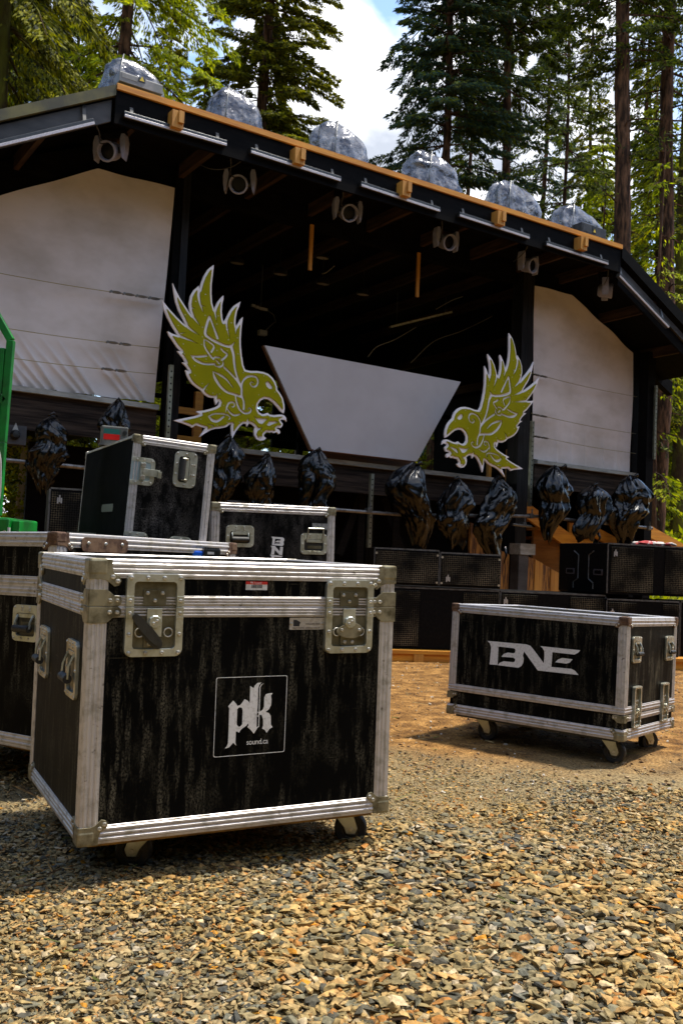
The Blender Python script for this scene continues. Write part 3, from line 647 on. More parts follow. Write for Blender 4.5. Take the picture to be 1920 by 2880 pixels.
# ---- the near case with the pk logo
def near_case():
    c = Case('flight_case', (-0.607, 2.332, 0.123), 0.48, (0.010, -0.015), 0.872, 0.716, 0.70,
             'large scuffed black flight case nearest the camera with a white pk logo on its front')
    H, W, D = c.H, c.W, c.D
    a0, split = c.uv('front', 352, 1700)
    split = c.uv('front', 700, 1702 + 4)[1]
    c.panel('body', 0.0, split - 0.001, m_panel); c.panel('lid', split + 0.001, H, m_panel)
    t = 0.043
    g = G(); c.edges(g, 0, split, 0.028, t, t, top=False); 
    g.build('edge_trim', m_alu, c.root, bevel=0)
    g = G(); c.edges(g, split + 0.0015, H, t, 0.026, t); g.build('lid_trim', m_alu, c.root)
    for i, pr in enumerate(c.ALL()):
        c.corner(pr, H, True, 0.05); c.corner(pr, 0, False, 0.045)
        c.sidecorner(pr, split + 0.001, True, 0.036, 0.044); c.sidecorner(pr, split - 0.001, False, 0.036, 0.044)
    for (u0, v0, u1, v1, tr) in ((352, 1614, 510, 1845, -48), (911, 1631, 1042, 1835, 0)):
        x0, y0 = c.uv('front', u0, (v0 + v1) / 2); x1, _ = c.uv('front', u1, (v0 + v1) / 2)
        xm = (x0 + x1) / 2; _, yb = c.uv('front', (u0 + u1) / 2, v1); _, yt = c.uv('front', (u0 + u1) / 2, v0)
        c.latch('front', xm, (yb + yt) / 2, 0.150, yt - yb, split, tr)
    for (u0, v0, u1, v1) in ((110, 1767, 149, 1895), (184.5, 1804, 232, 1956)):
        ax, ay = c.uv('left', (u0 + u1) / 2, (v0 + v1) / 2)
        c.handle('left', ax, ay, 0.125, 0.150, hang=0.02)
    # base board and casters
    g = G(); g.box((0.03, 0.03, -0.018), (W - 0.03, D - 0.03, -0.0005)); g.build('base_board', m_ply, c.root)
    for x, y, sw in ((0.20, 0.12, 2.6), (W - 0.085, 0.11, -0.5), (0.13, D - 0.12, 2.2), (W - 0.12, D - 0.12, 0.9)):
        c.caster(x, y, sw, -0.118, 0.048)
    # logo
    k = 0.1913; R_ = lambda pts: reg(560, 1860, k, pts)
    frame_o = [(250, 262), (258, 244), (275, 238), (1272, 205), (1290, 214), (1294, 232), (1250, 1300), (1243, 1322), (1222, 1330), (232, 1410), (210, 1402), (205, 1382)]
    cx, cy = 750, 800
    frame_i = [(cx + (x - cx) * 0.985, cy + (y - cy) * 0.987) for x, y in frame_o]
    lg = c.decal('logo', 'front', [R_(frame_o), R_(frame_i)], m_vinyl, label if False else 0.0015)
    main = [(425, 660), (500, 575), (545, 625), (560, 655), (600, 642), (635, 602), (665, 555), (710, 575), (742, 612), (748, 360), (798, 395), (820, 350), (855, 318), (912, 310),
            (880, 345), (866, 400), (858, 640), (850, 740), (845, 800), (840, 962), (868, 955), (800, 1062), (755, 1005), (706, 965), (722, 940), (722, 905), (690, 945), (630, 985), (605, 1010), (585, 1047), (560, 1032),
            (537, 1030), (530, 1190), (543, 1237), (518, 1215), (500, 1193), (440, 1260), (410, 1272), (376, 1279), (405, 1245), (422, 1200), (432, 1000), (440, 690)]
    hole = [(558, 705), (575, 682), (600, 674), (628, 684), (637, 720), (630, 925), (600, 960), (572, 958), (550, 925)]
    c.decal('logo_letter', 'front', [R_(main), R_(hole)], m_vinyl, parent=lg, label=None) if False else c.decal('logo_letter', 'front', [R_(main), R_(hole)], m_vinyl, parent=lg)
    thin = [(947, 320), (915, 345), (897, 385), (885, 740), (877, 955), (860, 975), (866, 940), (874, 740), (884, 385), (905, 342)]
    c.decal('logo_letter', 'front', [R_(thin)], m_vinyl, 0.0021, parent=lg)
    kk = [(845, 738), (880, 745), (930, 708), (948, 665), (953, 525), (975, 482), (1030, 468), (1075, 464), (1050, 500), (1058, 560), (1052, 640), (1020, 700), (970, 742), (1018, 756), (1048, 800), (1048, 925), (1072, 964), (1030, 990),
          (985, 1047), (960, 1005), (920, 985), (935, 940), (934, 850), (915, 790), (878, 778), (876, 806), (845, 808), (845, 798), (866, 796), (867, 750), (845, 748)]
    c.decal('logo_letter', 'front', [R_(kk)], m_vinyl, 0.0026, parent=lg)
    p0 = Vector(c.uv('front', *R_([(690, 1226)])[0])); p1 = Vector(c.uv('front', *R_([(1046, 1200)])[0]))
    a = math.atan2(p1.y - p0.y, p1.x - p0.x); sz = (p1 - p0).length / 3.72
    text_mesh('sound.ca', sz * 1.08, c.F['front'] @ Matrix.Translation((p0.x, p0.y, 0.0018)) @ Matrix.Rotation(a, 4, 'Z'), m_vinyl, lg, 'logo_text', sx=0.92, spacing=0.95)
    # inventory sticker
    m_red = mat('sticker_red', (0.55, 0.02, 0.015), 0.5); m_wh = mat('sticker_white', (0.66, 0.64, 0.60), 0.5, 0, (0.5, 0.48, 0.44), scale=90); m_ink = mat('ink', (0.01, 0.01, 0.01), 0.6)
    x0, y0 = c.uv('front', 690.6, 1659); x1, y1 = c.uv('front', 752, 1636)
    st = c.decal('barcode_sticker', 'front', [[(x0, y0), (x1, y0), (x1, y1), (x0, y1)]], m_wh, 0.0005, 0.0006, uvs=False)
    hh = y1 - y0; ww = x1 - x0
    g = G(); g.box((x0, y1 - hh * .34, 0.0011), (x1, y1, 0.0015), 0, c.F['front']); g.build('sticker_header', m_red, st)
    g = G(); x = x0 + ww * .26; random.seed(3)
    while x < x0 + ww * .74:
        q = random.choice((.012, .02, .03)) * ww; g.box((x, y0 + hh * .22, 0.0011), (x + q, y0 + hh * .62, 0.0014), 0, c.F['front']); x += q + random.choice((.012, .02)) * ww
    g.build('barcode', m_ink, st)
    text_mesh('PK Sound', hh * .36, c.F['front'] @ Matrix.Translation((x0 + ww * .2, y1 - hh * .27, 0.0016)), m_wh, st, 'sticker_text')
    # maker's plate
    x0, y0 = c.uv('front', 813, 1771); x1, y1 = c.uv('front', 911, 1737)
    g = G(); F = c.F['front']; ww = x1 - x0; hh = y1 - y0
    g.prism([rrect(x0, y0, x1, y1, 0.002, 3)], 0.0003, 0.0012, 0, F)
    for x in (x0 + ww * .05, x1 - ww * .05): rivet(g, F, x, (y0 + y1) / 2, 0.0012, 0.0032)
    pl = g.build('maker_plate', [mat('plate_metal', (0.50, 0.46, 0.40), 0.45, 0.4, (0.36, 0.32, 0.27), scale=60), m_rivet], c.root)
    g = G(); g.prism([[(x0 + ww * .11, y0 + hh * .28), (x0 + ww * .28, y0 + hh * .28), (x0 + ww * .31, y0 + hh * .62), (x0 + ww * .2, y0 + hh * .82), (x0 + ww * .11, y0 + hh * .82)]], 0.0013, 0.0015, 0, F); g.build('plate_mark', m_ink, pl)
    text_mesh('MULTI-CAISSES', hh * .17, F @ Matrix.Translation((x0 + ww * .09, y0 + hh * .08, 0.0014)), m_ink, pl, 'plate_text')
    text_mesh('WWW.MULTI-CAISSES.COM', hh * .15, F @ Matrix.Translation((x0 + ww * .46, y0 + hh * .08, 0.0014)), m_ink, pl, 'plate_text', sx=.72)
    text_mesh('DORVAL, QUEBEC, CANADA', hh * .15, F @ Matrix.Translation((x0 + ww * .46, y0 + hh * .42, 0.0014)), m_ink, pl, 'plate_text', sx=.7)
    return c
NC = near_case()

BNE = [(418, 148), (800, 182), (840, 197), (872, 235), (970, 367), (976, 300), (975, 250), (960, 220), (935, 199), (1327, 240), (1305, 265), (1270, 282), (1055, 258), (1045, 403), (1240, 422), (1275, 440), (1310, 482), (912, 438), (777, 250),
       (765, 295), (774, 320), (770, 360), (750, 395), (720, 411), (520, 386), (540, 362), (580, 347), (670, 357), (688, 350), (690, 325), (672, 312), (555, 303), (580, 275), (620, 262), (670, 270), (690, 262), (694, 235), (680, 220), (527, 203),
       (518, 384), (440, 378), (455, 210), (442, 170)]
BNE_E = [(1083, 357), (1110, 330), (1150, 315), (1252, 328), (1225, 360), (1190, 371)]
def bne_case():
    W, D, H = 0.887, 0.669, 0.534
    near = Vector((1.271, 4.12, 0.128)); yaw = -0.658
    org = near + Rz(yaw) @ Vector((-W, 0, 0)) 
    org.z = near.z - 0.003
    c = Case('flight_case', org, yaw, (-0.022, 0.006), W, D, H, 'low black flight case on the dirt at right with large white BNE lettering')
    split = 0.112
    c.panel('body', 0.0, split - 0.006, m_panel, 0.006)
    c.panel('cover', split, H, m_panel)
    t = 0.038
    g = G(); c.edges(g, split, H, t, 0.032, t, ribs=2); g.build('cover_trim', m_alu, c.root)
    g = G()
    for f in ('front', 'left', 'right', 'back'): c.ribbed(g, f, (0, 0), (c.fw[f], 0), (0, 1), 0.045, 0.0034, 3)
    for f in ('left', 'right'): c.ribbed(g, f, (0, split - 0.008), (c.fw[f], split - 0.008), (0, -1), 0.026, 0.003, 1)
    g.build('edge_trim', m_alu, c.root)
    for pr in c.ALL():
        c.corner(pr, H, True, 0.036, m_rust); c.corner(pr, 0, False, 0.038)
        c.sidecorner(pr, split - 0.006, False, 0.028, 0.028)
    for (u0, v0, u1, v1) in ((1767, 1792, 1806, 1862), (1862, 1790, 1894, 1855)):
        a, b = c.uv('right', (u0 + u1) / 2, (v0 + v1) / 2); c.handle('right', a, b, 0.105, 0.118, hang=0.015)
    for (u0, v0, u1, v1) in ((1766, 1928, 1803, 2047), (1849, 1918, 1876, 2029)):
        a, b = c.uv('right', (u0 + u1) / 2, (v0 + v1) / 2); c.latch('right', a, b, 0.085, 0.185, split + 0.02, 0)
    g = G(); g.box((0.03, 0.03, -0.016), (W - 0.03, D - 0.03, -0.0005)); g.build('base_board', m_blackp, c.root)
    zg = -0.122
    for x, y, sw in ((0.14, 0.11, 0.15), (W - 0.10, 0.10, 0.2), (0.14, D - 0.11, 0.4), (W - 0.10, D - 0.12, 1.0)):
        c.caster(x, y, sw, zg, 0.050)
    k = 0.287
    lg = c.decal('lettering', 'front', [reg(1250, 1760, k, BNE)], m_vinyl)
    c.decal('letter_stroke', 'front', [reg(1250, 1760, k, BNE_E)], m_vinyl, parent=lg)
    return c
BC = bne_case()

m_blackside = mat('plain_black_side', (0.0012, 0.0012, 0.0012), .7, 0, (.004, .004, .0035), scale=8, spec=.02)
def tall_case():
    W, D, H = 0.353, 1.071, 1.22
    W = 0.353
    c = Case('flight_case', (-0.937, 3.895, 0.12), 0.449, (0.015, 0.043), W, D, H, 'tall narrow upright flight case with a sprung vertical handle, behind the near case')
    c.panel('body', 0, H, m_panel2); g = G(); g.box((-.0012, .009, .009), (0.001, D - .009, H - .009)); g.build('side_panel', m_blackside, c.root)
    g = G(); c.edges(g, 0, H, 0.034, 0.034, 0.032, ribs=2, faces=('front', 'right', 'back')); 
    for (p0, p1, d) in (((0, H), (D, H), (0, -1)), ((0, 0), (0, H), (1, 0)), ((D, 0), (D, H), (-1, 0))): c.ribbed(g, 'left', p0, p1, d, 0.008, 0.002, 0)
    g.build('edge_trim', m_alu, c.root)
    for pr in c.ALL():
        prs = [p for p in pr if p[0] != 'left']
        c.corner(prs, H, True, 0.034, cap=prs[0][0] == 'front'); c.corner(prs, 0, False, 0.034, cap=False)
    a, b = c.uv('front', 520, 1321); c.handle('front', a, b, 0.155, 0.10, rot=-90)
    a, b = c.uv('front', 503, 1560); c.handle('front', a, b, 0.155, 0.10, rot=-90)
    for v in (1328, 1538):
        a, b = c.uv('front', 418, v)
        # latch wraps the edge: C-shaped plate, blue-grey well, hinged hasp sticking out
        F = c.F['front']; h = 0.058; g = G(); a0 = -0.002; a1 = 0.098
        lp = [(a0, b - h)] + [p for p in rrect(a0 - .1, b - h, a1, b + h, 0.02) if p[0] > a0] 
        out = [p for p in rrect(-0.3, b - h, a1, b + h, 0.022) if p[0] > a0]; out = sorted(out, key=lambda p: math.atan2(p[1] - b, p[0] - a0))
        inn = [p for p in rrect(-0.3, b - h + .018, a1 - .018, b + h - .018, 0.012) if p[0] > a0]; inn = sorted(inn, key=lambda p: math.atan2(p[1] - b, p[0] - a0))
        loop = [(a0, b - h)] + out + [(a0, b + h), (a0, b + h - .018)] + inn[::-1] + [(a0, b - h + .018)]
        g.prism([loop], 0, 0.006, 0, F)
        g.box((a0, b - h + .016, 0.0004), (a1 - .016, b + h - .016, 0.0036), 2, F)
        for x, y in ((.02, h - .009), (.05, h - .009), (.085, h - .012), (.02, -h + .009), (.05, -h + .009), (.085, -h + .012)): rivet(g, F, x, b + y, 0.006, 0.004)
        o = g.build('latch', [m_steel2, m_rivet, mat('blue_grey_steel', (0.30, 0.38, 0.40), 0.4, 0.4)], c.root, bevel=0.0006)
        g = G(); g.box((.034, b - .036, .0037), (.056, b + .036, .016), 0, F); g.box((.045, b - .018, .012), (.118, b + .012, .017), 0, F); g.box((.108, b - .022, .010), (.124, b + .006, .024), 0, F)
        for y in (-.026, .026): g.cyl((.046, b + y, .016), (.046, b + y, .024), 0.010, n=10, mi=1, M=F)
        g.build('hasp', [m_steel2, m_rivet], o, bevel=0.0008)
    g = G()
    F = c.F['left']
    g.prism([rrect(0.55, 0.90, 0.80, 0.935, 0.016, 4)], 0.0002, 0.003, 0, F); g.build('strap_plate', m_blackp, c.root)
    for x, y in ((.07, .1), (W - .07, .1), (.07, D - .1), (W - .07, D - .1)): c.caster(x, y, 0.4, -0.115, 0.046)
    return c
TC = tall_case()

def mid_case():
    # front face seen square-on behind the near case
    Y = 4.75; yaw = 0.40
    A = on_depth(608.5, 1415, Y); Nn = Vector((math.sin(yaw), -math.cos(yaw), 0))
    B = on_plane(949, 1457.5, A, Nn); W = (B - A).length; H = A.z - 0.13
    c = Case('flight_case', (A.x, A.y, 0.13), yaw, (0.0, -0.02), W, 0.62, H, 'black flight case with two butterfly handles and BNE stacked vertically, right of the tall case')
    c.panel('body', 0, H, m_panel2); g = G(); c.edges(g, 0, H, 0.040, 0.04, 0.040, ribs=2); g.build('edge_trim', m_alu, c.root)
    for pr in c.ALL(): c.corner(pr, H, True, 0.040); c.corner(pr, 0, False, 0.04)
    a, b = c.uv('front', 674, 1508); c.handle('front', a, b, 0.150, 0.112)
    a, b = c.uv('front', 881, 1530); c.handle('front', a, b, 0.150, 0.112, raised=True)
    k = 0.2423
    Bv = [(672, 533), (800, 543), (820, 555), (823, 580), (812, 592), (817, 625), (800, 643), (702, 633), (716, 614), (770, 614), (774, 602), (716, 597), (735, 580), (775, 580), (779, 563), (716, 558), (706, 633), (680, 630), (687, 556)]
    Nv = [(665, 640), (712, 640), (768, 705), (775, 650), (808, 655), (798, 748), (765, 745), (712, 686), (703, 742), (668, 740), (679, 665)]
    Ev = [(655, 742), (806, 757), (785, 776), (702, 768), (695, 852), (790, 862), (800, 882), (662, 872), (672, 765)]
    E2 = [(712, 810), (732, 792), (776, 795), (757, 812)]
    lg = c.decal('lettering', 'front', [reg(600, 1380, k, Bv)], m_vinyl)
    for q in (Nv, Ev, E2): c.decal('letter_stroke', 'front', [reg(600, 1380, k, q)], m_vinyl, parent=lg)
    x0, y0 = c.uv('front', 877, 1489); x1, y1 = c.uv('front', 922, 1473)
    g = G(); g.prism([rrect(x0, y0, x1, y1, .002, 2)], .0033, .0045, 0, c.F['front']); g.build('maker_plate', mat('dark_plate', (0.12, 0.13, 0.13), 0.4, 0.5, (0.3, 0.3, 0.3), scale=60), c.root)
    for x, y in ((.12, .12), (W - .12, .12), (.12, .5), (W - .12, .5)): c.caster(x, y, 0.4, -0.125, 0.048)
    return c
MC = mid_case()

def left_case():
    # corner towards the camera at (175,1510); one face runs off frame to the left
    P = on_depth(170, 1512, 3.16); b = on_depth(165, 2130, 3.16)
    z0 = b.z; H = P.z - z0
    yawR = math.atan2(.264, .17)           # direction of the right-going side
    # local: front face is the one running off to the left; x axis points from far left to the corner
    yaw = yawR - math.pi / 2
    W, D = 0.80, 0.95
    org = Vector((P.x, P.y, z0)) - Rz(yaw) @ Vector((W, 0, 0))
    c = Case('flight_case', org, yaw, (0.0, -0.018), W, D, H, 'black flight case with rusty top corner partly hidden behind the near case at left')
    split = H - 0.185
    c.panel('body', 0, split, m_panel); c.panel('lid', split + 0.001, H, m_panel)
    g = G(); c.edges(g, 0, split, 0.034, 0.043, 0.043, top=False, ribs=2); g.build('edge_trim', m_alu, c.root)
    g = G(); c.edges(g, split + 0.002, H, 0.046, 0.034, 0.043, ribs=2); g.build('lid_trim', m_alu, c.root)
    for pr in c.ALL(): c.corner(pr, H, True, 0.045, m_rust); c.corner(pr, 0, False, 0.045)
    a, b_ = c.uv('front', 72, 1752); c.handle('front', a + .01, b_, 0.135, 0.125, hang=0.02)
    g = G(); T = c.F['right']
    g.prism([rrect(0.10, H - 0.058, 0.32, H - 0.008, 0.018, 4)], 0.006, 0.009, 0, T)
    for x in (.13, .21, .29): rivet(g, T, x, H - 0.028, 0.009, 0.006)
    g.build('hinge_plate', [m_rust, m_rivet], c.root)
    g = G(); g.box((0.03, 0.03, -0.016), (W - 0.03, D - 0.03, -0.0005)); g.build('base_board', m_ply, c.root)
    for x, y in ((.12, .12), (W - .12, .12), (.12, D - .12), (W - .12, D - .12)): c.caster(x, y, 0.7, -z0 + 0.004, 0.046)
    return c
LC = left_case()

def small_things():
    # blue tool lying on the lid of the left case
    T = LC.M @ Matrix.Translation((LC.W, 0, LC.H + 0.004))
    P = on_depth(520, 1556, 3.75); P.z = max(P.z, 0.842)
    tool = thing('strap_buckle', Matrix.Translation(P) @ Rz(0.35), 'bright blue bar with a black ribbed head lying on top of the left flight case', 'tool')
    g = G(); g.bbox((-0.09, -0.02, -0.012), (0.07, 0.02, 0.010), 0.004); g.build('blue_bar', mat('blue_paint', (0.0, 0.09, 0.62), 0.4), tool)
    g = G(); g.bbox((0.07, -0.03, -0.018), (0.14, 0.03, 0.022), 0.004)
    for i in range(6): g.box((0.075 + i * 0.0105, -0.032, 0.022), (0.080 + i * 0.0105, 0.032, 0.027))
    g.build('ribbed_head', m_blackp, tool)
    g = G(); g.box((0.085, -0.0322, 0.0), (0.112, -0.0302, 0.010)); g.build('sticker', mat('sticker_white', (0.6, 0.6, 0.6)), tool)
    g = G(); g.tube([(0.03, -0.02, -0.016), (0.05, -0.035, -0.018), (0.075, -0.035, -0.018)], 0.005, 6); g.build('tether', mat('yellow_cord', (0.5, 0.55, 0.02), 0.5), tool, smooth=True)
    # meter on top of the tall case, at its far left edge
    P = TC.M @ Vector((0.03, 0.62, TC.H + 0.004))
    r = thing('handheld_meter', Matrix.Translation(P) @ Rz(0.35), 'small grey meter with a red and teal screen standing on the tall case', 'meter')
    g = G(); g.bbox((-0.05, -0.03, 0.0), (0.075, 0.03, 0.095), 0.006); g.box((-0.055, -0.035, 0), (-0.02, 0.03, 0.012))
    g.build('housing', mat('grey_plastic', (0.07, 0.07, 0.06), 0.5, 0, (0.12, 0.12, 0.10), scale=20), r)
    g = G(); g.box((-0.04, -0.0325, 0.028), (0.035, -0.0305, 0.055)); g.build('screen', mat('red_lcd', (0.55, 0.012, 0.008), 0.3), r)
    g = G(); g.box((-0.04, -0.0325, 0.0555), (0.035, -0.0305, 0.080)); g.build('screen', mat('teal_lcd', (0.02, 0.12, 0.10), 0.3), r)
    g = G(); g.cyl((0.058, -0.036, 0.065), (0.058, -0.029, 0.065), 0.010, n=12); g.build('knob', m_blackp, r)
    # three low black cases behind the left case
    for i, (u0, u1, v) in enumerate(((97, 140, 1500), (139, 192, 1499), (190, 270, 1496))):
        A = on_depth(u0, v, 4.15 - .03 * i); B = on_depth(u1, v, 4.15 - .03 * i)
        t = thing('equipment_case', (A.x, A.y, 0), ['leftmost of three low black cases just behind the left flight case', 'middle one of three low black cases just behind the left flight case', 'rightmost and widest of three low black cases just behind the left flight case'][i], 'equipment case', 'low black cases behind the left flight case')
        w_ = B.x - A.x; g = G(); g.box((0.0, 0, 0), (w_, 0.4, A.z - 0.001)); g.build('body', m_blackp, t)
        g = G(); e = 0.005
        for a, b in (((0, -e, A.z - e * 2), (w_, e, A.z + .001)), ((-.001, -e, 0.02), (e * 2, e, A.z - e * 2)), ((w_ - e * 2, -e, 0.02), (w_ + .001, e, A.z - e * 2))): g.box(a, b)
        g.build('edge_trim', m_steel2, t)
small_things()

# ------------------------------------------------------------------ stage frame of reference (x along the front, y inwards, z up)
SA = rad(33.6); MS = Matrix.Translation((0, 10.8, 0)) @ Rz(SA); MSI = MS.inverted(); MS3 = MSI.to_3x3()
_oc = MSI @ CAMP
def PS(u, v, y=0.0):
    d = MS3 @ ray(u, v); k = (y - _oc.y) / d.y; p = _oc + d * k; return (p.x, p.z)
def PP(u, v, y=0.0):
    a, b = PS(u, v, y); return Vector((a, y, b))
XZ = frame((0, 0, 0), Vector((1, 0, 0)), Vector((0, 0, 1)), Vector((0, -1, 0)))   # 2-D (x, z) prisms facing the audience
def XZat(y): return Matrix.Translation((0, y, 0)) @ XZ
def sthing(name, local, label, cat, group=None, rz=0):
    return thing(name, MS @ Matrix.Translation(Vector(local)) @ Rz(rz), label, cat, group)
def lp(root):   # stage-local -> thing-local
    return root.matrix_world.inverted() @ MS

stage = thing('stage_building', MS, 'black timber festival stage with a wide overhanging roof and open front', 'stage')
m_roofing = mat('mossy_roofing', (0.045, 0.045, 0.03), 0.8, 0, (0.12, 0.11, 0.04), scale=3, ramp=(0.4, 0.65))
m_black = mat('matt_black_paint', (0.0015, 0.0014, 0.0016), 0.7, 0, (0.004, 0.0035, 0.0035), scale=4, stretch=(1, 5, 5), spec=0.06)
m_grey = mat('grey_painted_board', (0.016, 0.0155, 0.0165), 0.6, 0, (0.07, 0.066, 0.066), scale=2.5, stretch=(0.6, 2, 2), ramp=(0.4, 0.7))
eL = PS(328, 236, -1.0); eR = PS(1745, 690, -1.0)
lowL = PS(0, 306, -1.0); lowR = PS(1920, 884, -1.0)
def ext(a, b, f): return (a[0] + (b[0] - a[0]) * f, a[1] + (b[1] - a[1]) * f)
LL = ext(eL, lowL, 2.1); RR = ext(eR, lowR, 1.75)
# the sloping left side: fit so that both ends of the visible edge are on it
prof = [LL, eL, eR, RR]
g = G()
top = prof; bot = [(x, z - 0.10) for x, z in prof]
g.prism([[*bot, *top[::-1]]], -7.4, 0.0, 0, Matrix.Translation((0, -0.98, 0)) @ XZ)
g.build('roof', m_roofing, stage)
g = G()
for i in range(3):
    (x0, z0), (x1, z1) = prof[i], prof[i + 1]; g.prism([[(x0, z0 - .125), (x1, z1 - .125), (x1, z1 - .103), (x0, z0 - .103)]], -7.3, 0.0, 0, Matrix.Translation((0, -0.94, 0)) @ XZ)
g.build('soffit', m_black, stage)
def slopeboard(a, b, drop, h, y0, th, m, name, label=None, dx0=0, dx1=0):
    g = G(); p = [(a[0], a[1] - drop), (b[0], b[1] - drop), (b[0], b[1] - drop - h), (a[0], a[1] - drop - h)]
    g.prism([p[::-1]], 0, th, 0, XZat(y0)); return g.build(name, m, stage, label=label)
slopeboard(eL, eR, 0.0, 0.055, -0.981, 0.05, m_wood, 'roof_edge_board', 'raw yellow timber strip along the roof edge')
slopeboard(eL, eR, 0.058, 0.30, -0.975, 0.03, m_black, 'fascia_board')
slopeboard(LL, (eL[0] - .004, eL[1]), 0.012, 0.10, -0.982, 0.04, m_roofing, 'roof_edge_board')
slopeboard((eR[0] + .004, eR[1]), RR, 0.012, 0.16, -0.982, 0.04, m_black, 'roof_edge_board')
a = PS(0, 330, -.9); 
slopeboard(LL, (eL[0] - .02, eL[1]), 0.135, 0.20, -0.93, 0.03, m_grey, 'fascia_board', 'grey painted board under the left slope of the roof')
slopeboard((eR[0] + .04, eR[1] - .03), RR, 0.22, 0.09, -0.93, 0.03, m_grey, 'fascia_board', 'grey painted board under the right slope of the roof')
slopeboard((eR[0] + .04, eR[1] - .03), RR, 0.31, 0.16, -0.90, 0.03, m_black, 'fascia_board')
# rafter tails under the roof edge
for u, v in ((495, 298), (836, 404), (1134, 498), (1399, 582), (1630, 655)):
    x, z = PS(u, v, -1.05); g = G(); g.box((x - .055, -1.12, z - .23), (x + .055, -.978, z - .07)); g.box((x + .0, -1.145, z - .185), (x + .05, -1.121, z - .075))
    g.build('rafter_tail', m_woodv, stage)
# soffit and ceiling, header beams, posts, deck
g = G()
for i in range(13):
    x = -4.7 + i * 0.82; 
    zt = np.interp(x, [p[0] for p in prof], [p[1] for p in prof]) - 0.105
    g = G(); g.box((x, -0.9, zt - 0.16), (x + .05, 6.2, zt)); g.build('rafter', MATS.get('dark_rafter') or mat('dark_rafter', (0.022, 0.013, 0.009), 0.7, 0, (0.055, 0.032, 0.018), scale=6, stretch=(4, .4, 4), spec=.1), stage)
# mat('dark_rafter', (0.022, 0.013, 0.009), 0.7, 0, (0.055, 0.032, 0.018), scale=6, stretch=(4, .4, 4), spec=.1), stage)
def zr(x): return float(np.interp(x, [p[0] for p in prof], [p[1] for p in prof]))
g = G(); hb = [PS(-140, 588, 0), PS(275.5, 474, 0), PS(490, 530, 0), PS(1500, 803, 0), PS(1606, 831, 0), PS(1781, 993, 0), PS(1900, 1110, 0)]
for i in range(len(hb) - 1):
    (x0, z0), (x1, z1) = hb[i], hb[i + 1]
    g.prism([[(x0, z0), (x1, z1), (x1, zr(x1) - .12), (x0, zr(x0) - .12)]], -.05 - .002 * (i % 2), .05, 0, XZat(0.12))
g.build('header_beam', m_black, stage)
def post(u0, u1, v, y, m, zt=None, name='post', z0=0.0):
    x0 = PS(u0, v, y)[0]; x1 = PS(u1, v, y)[0]; g = G(); g.box((x0, y, z0), (x1, y + (x1 - x0), zt or (zr((x0 + x1) / 2) - 0.14))); return g.build(name, m, stage)
post(489, 511, 640, -0.02, m_black); post(511, 531, 640, -0.04, mat('satin_black_post', (0.006, 0.006, 0.0065), 0.5, 0, (0.016, 0.015, 0.015), scale=5, stretch=(5, 5, .5), spec=0.15))
post(1471, 1502, 820, -0.04, MATS['satin_black_post']); post(1783, 1812, 1050, -0.03, m_black); post(1822, 1842, 1060, -0.25, m_black, zt=PS(1830, 990, -.25)[1])
dz = 2.0
g = G(); g.box((-1.95, 0.10, dz - 0.10), (2.7, 6.1, dz - 0.02)); g.build('deck_floor', m_black, stage); g = G(); g.box((-6.2, 0.12, 2.2), (-2.4, 6.1, 2.30)); g.build('deck_floor', m_black, stage); g = G(); g.box((3.1, 0.12, 2.2), (5.3, 6.1, 2.29)); g.build('deck_floor', m_black, stage)
def planks(u0, v0, u1, v1, h, y, name='deck_fascia'):
    (x0, z0), (x1, z1) = PS(u0, v0, y), PS(u1, v1, y); z = (z0 + z1) / 2
    g = G(); g.box((x0, y - .10, z - .05), (x1, y + .03, z)); g.build('deck_ledge', m_ledge, stage)
    g = G(); g.box((x0, y - .045, z - h), (x1, y, z - .052)); return g.build(name, m_plank, stage)
planks(-240, 1055, 438, 1137, 0.40, 0.0); planks(652 - 60, 1247, 1392, 1352, 0.36, 0.0); planks(1496, 1292, 1776, 1334, 0.36, 0.0)
# brown bearer under the screen, back wall with openings, side walls, skirting
g = G(); (x0, z0), (x1, z1) = PS(905, 1275, .05), PS(1160, 1312, .05); g.box((x0, .02, z0 - .11), (x1, .07, z0 + .02)); g.build('screen_bearer', mat('brown_stained_timber', (0.16, 0.06, 0.015), 0.6, 0, (0.05, 0.02, 0.01), scale=3, stretch=(.4, 4, 4)), stage)
YB = 5.0
ops = []
for (u0, v0, u1, v1) in ((470, 1072, 655, 1262), (768, 1090, 905, 1275), (1225, 1068, 1400, 1215)):
    (xa, za), (xb, zb) = PS(u0, v0, YB), PS(u1, v1, YB); ops.append((xa, zb, xb, za))
def hole_wall(x0, z0, x1, z1, holes):
    g = G(); g.prism([[(x0, z0), (x1, z0), (x1, z1), (x0, z1)]] + [[(a, b), (a, d), (c, d), (c, b)] for a, b, c, d in holes], 0, .05, 0, XZat(YB)); return g
hole_wall(-7.4, -0.1, 5.5, 4.6, [o_ for o_ in ops] + [(-9.9 + 2.8, .35, -5.05, 1.9)]).build('back_wall', m_black, stage)
g = G(); g.box((-7.4, YB, 4.61), (5.5, YB + .05, 5.1)); g.build('gable_board', m_black, stage)
g = G(); g.box((5.40, 0.2, -.1), (5.45, YB, 4.0)); g.build('side_wall', m_black, stage)
g = G()
for u, v0, v1 in ((505, 1070, 1262), (560, 1070, 1262), (842, 1090, 1275), (1262, 1068, 1215)):
    g = G(); x, _ = PS(u, v0, YB - .3); g.box((x, YB - .35, 1.9), (x + .10, YB - .28, 3.6)); g.build('back_railing_post', m_black, stage)
for (u, v) in ((560, 1128), (560, 1176), (840, 1238), (840, 1180), (1300, 1120), (1300, 1180)):
    _, z = PS(u, v, YB - .4); x, _ = PS(u, v, YB - .4); g = G(); g.box((x - 1.2, YB - .40, z - .035), (x + 1.0, YB - .36, z + .035)); g.build('back_railing', m_black, stage)
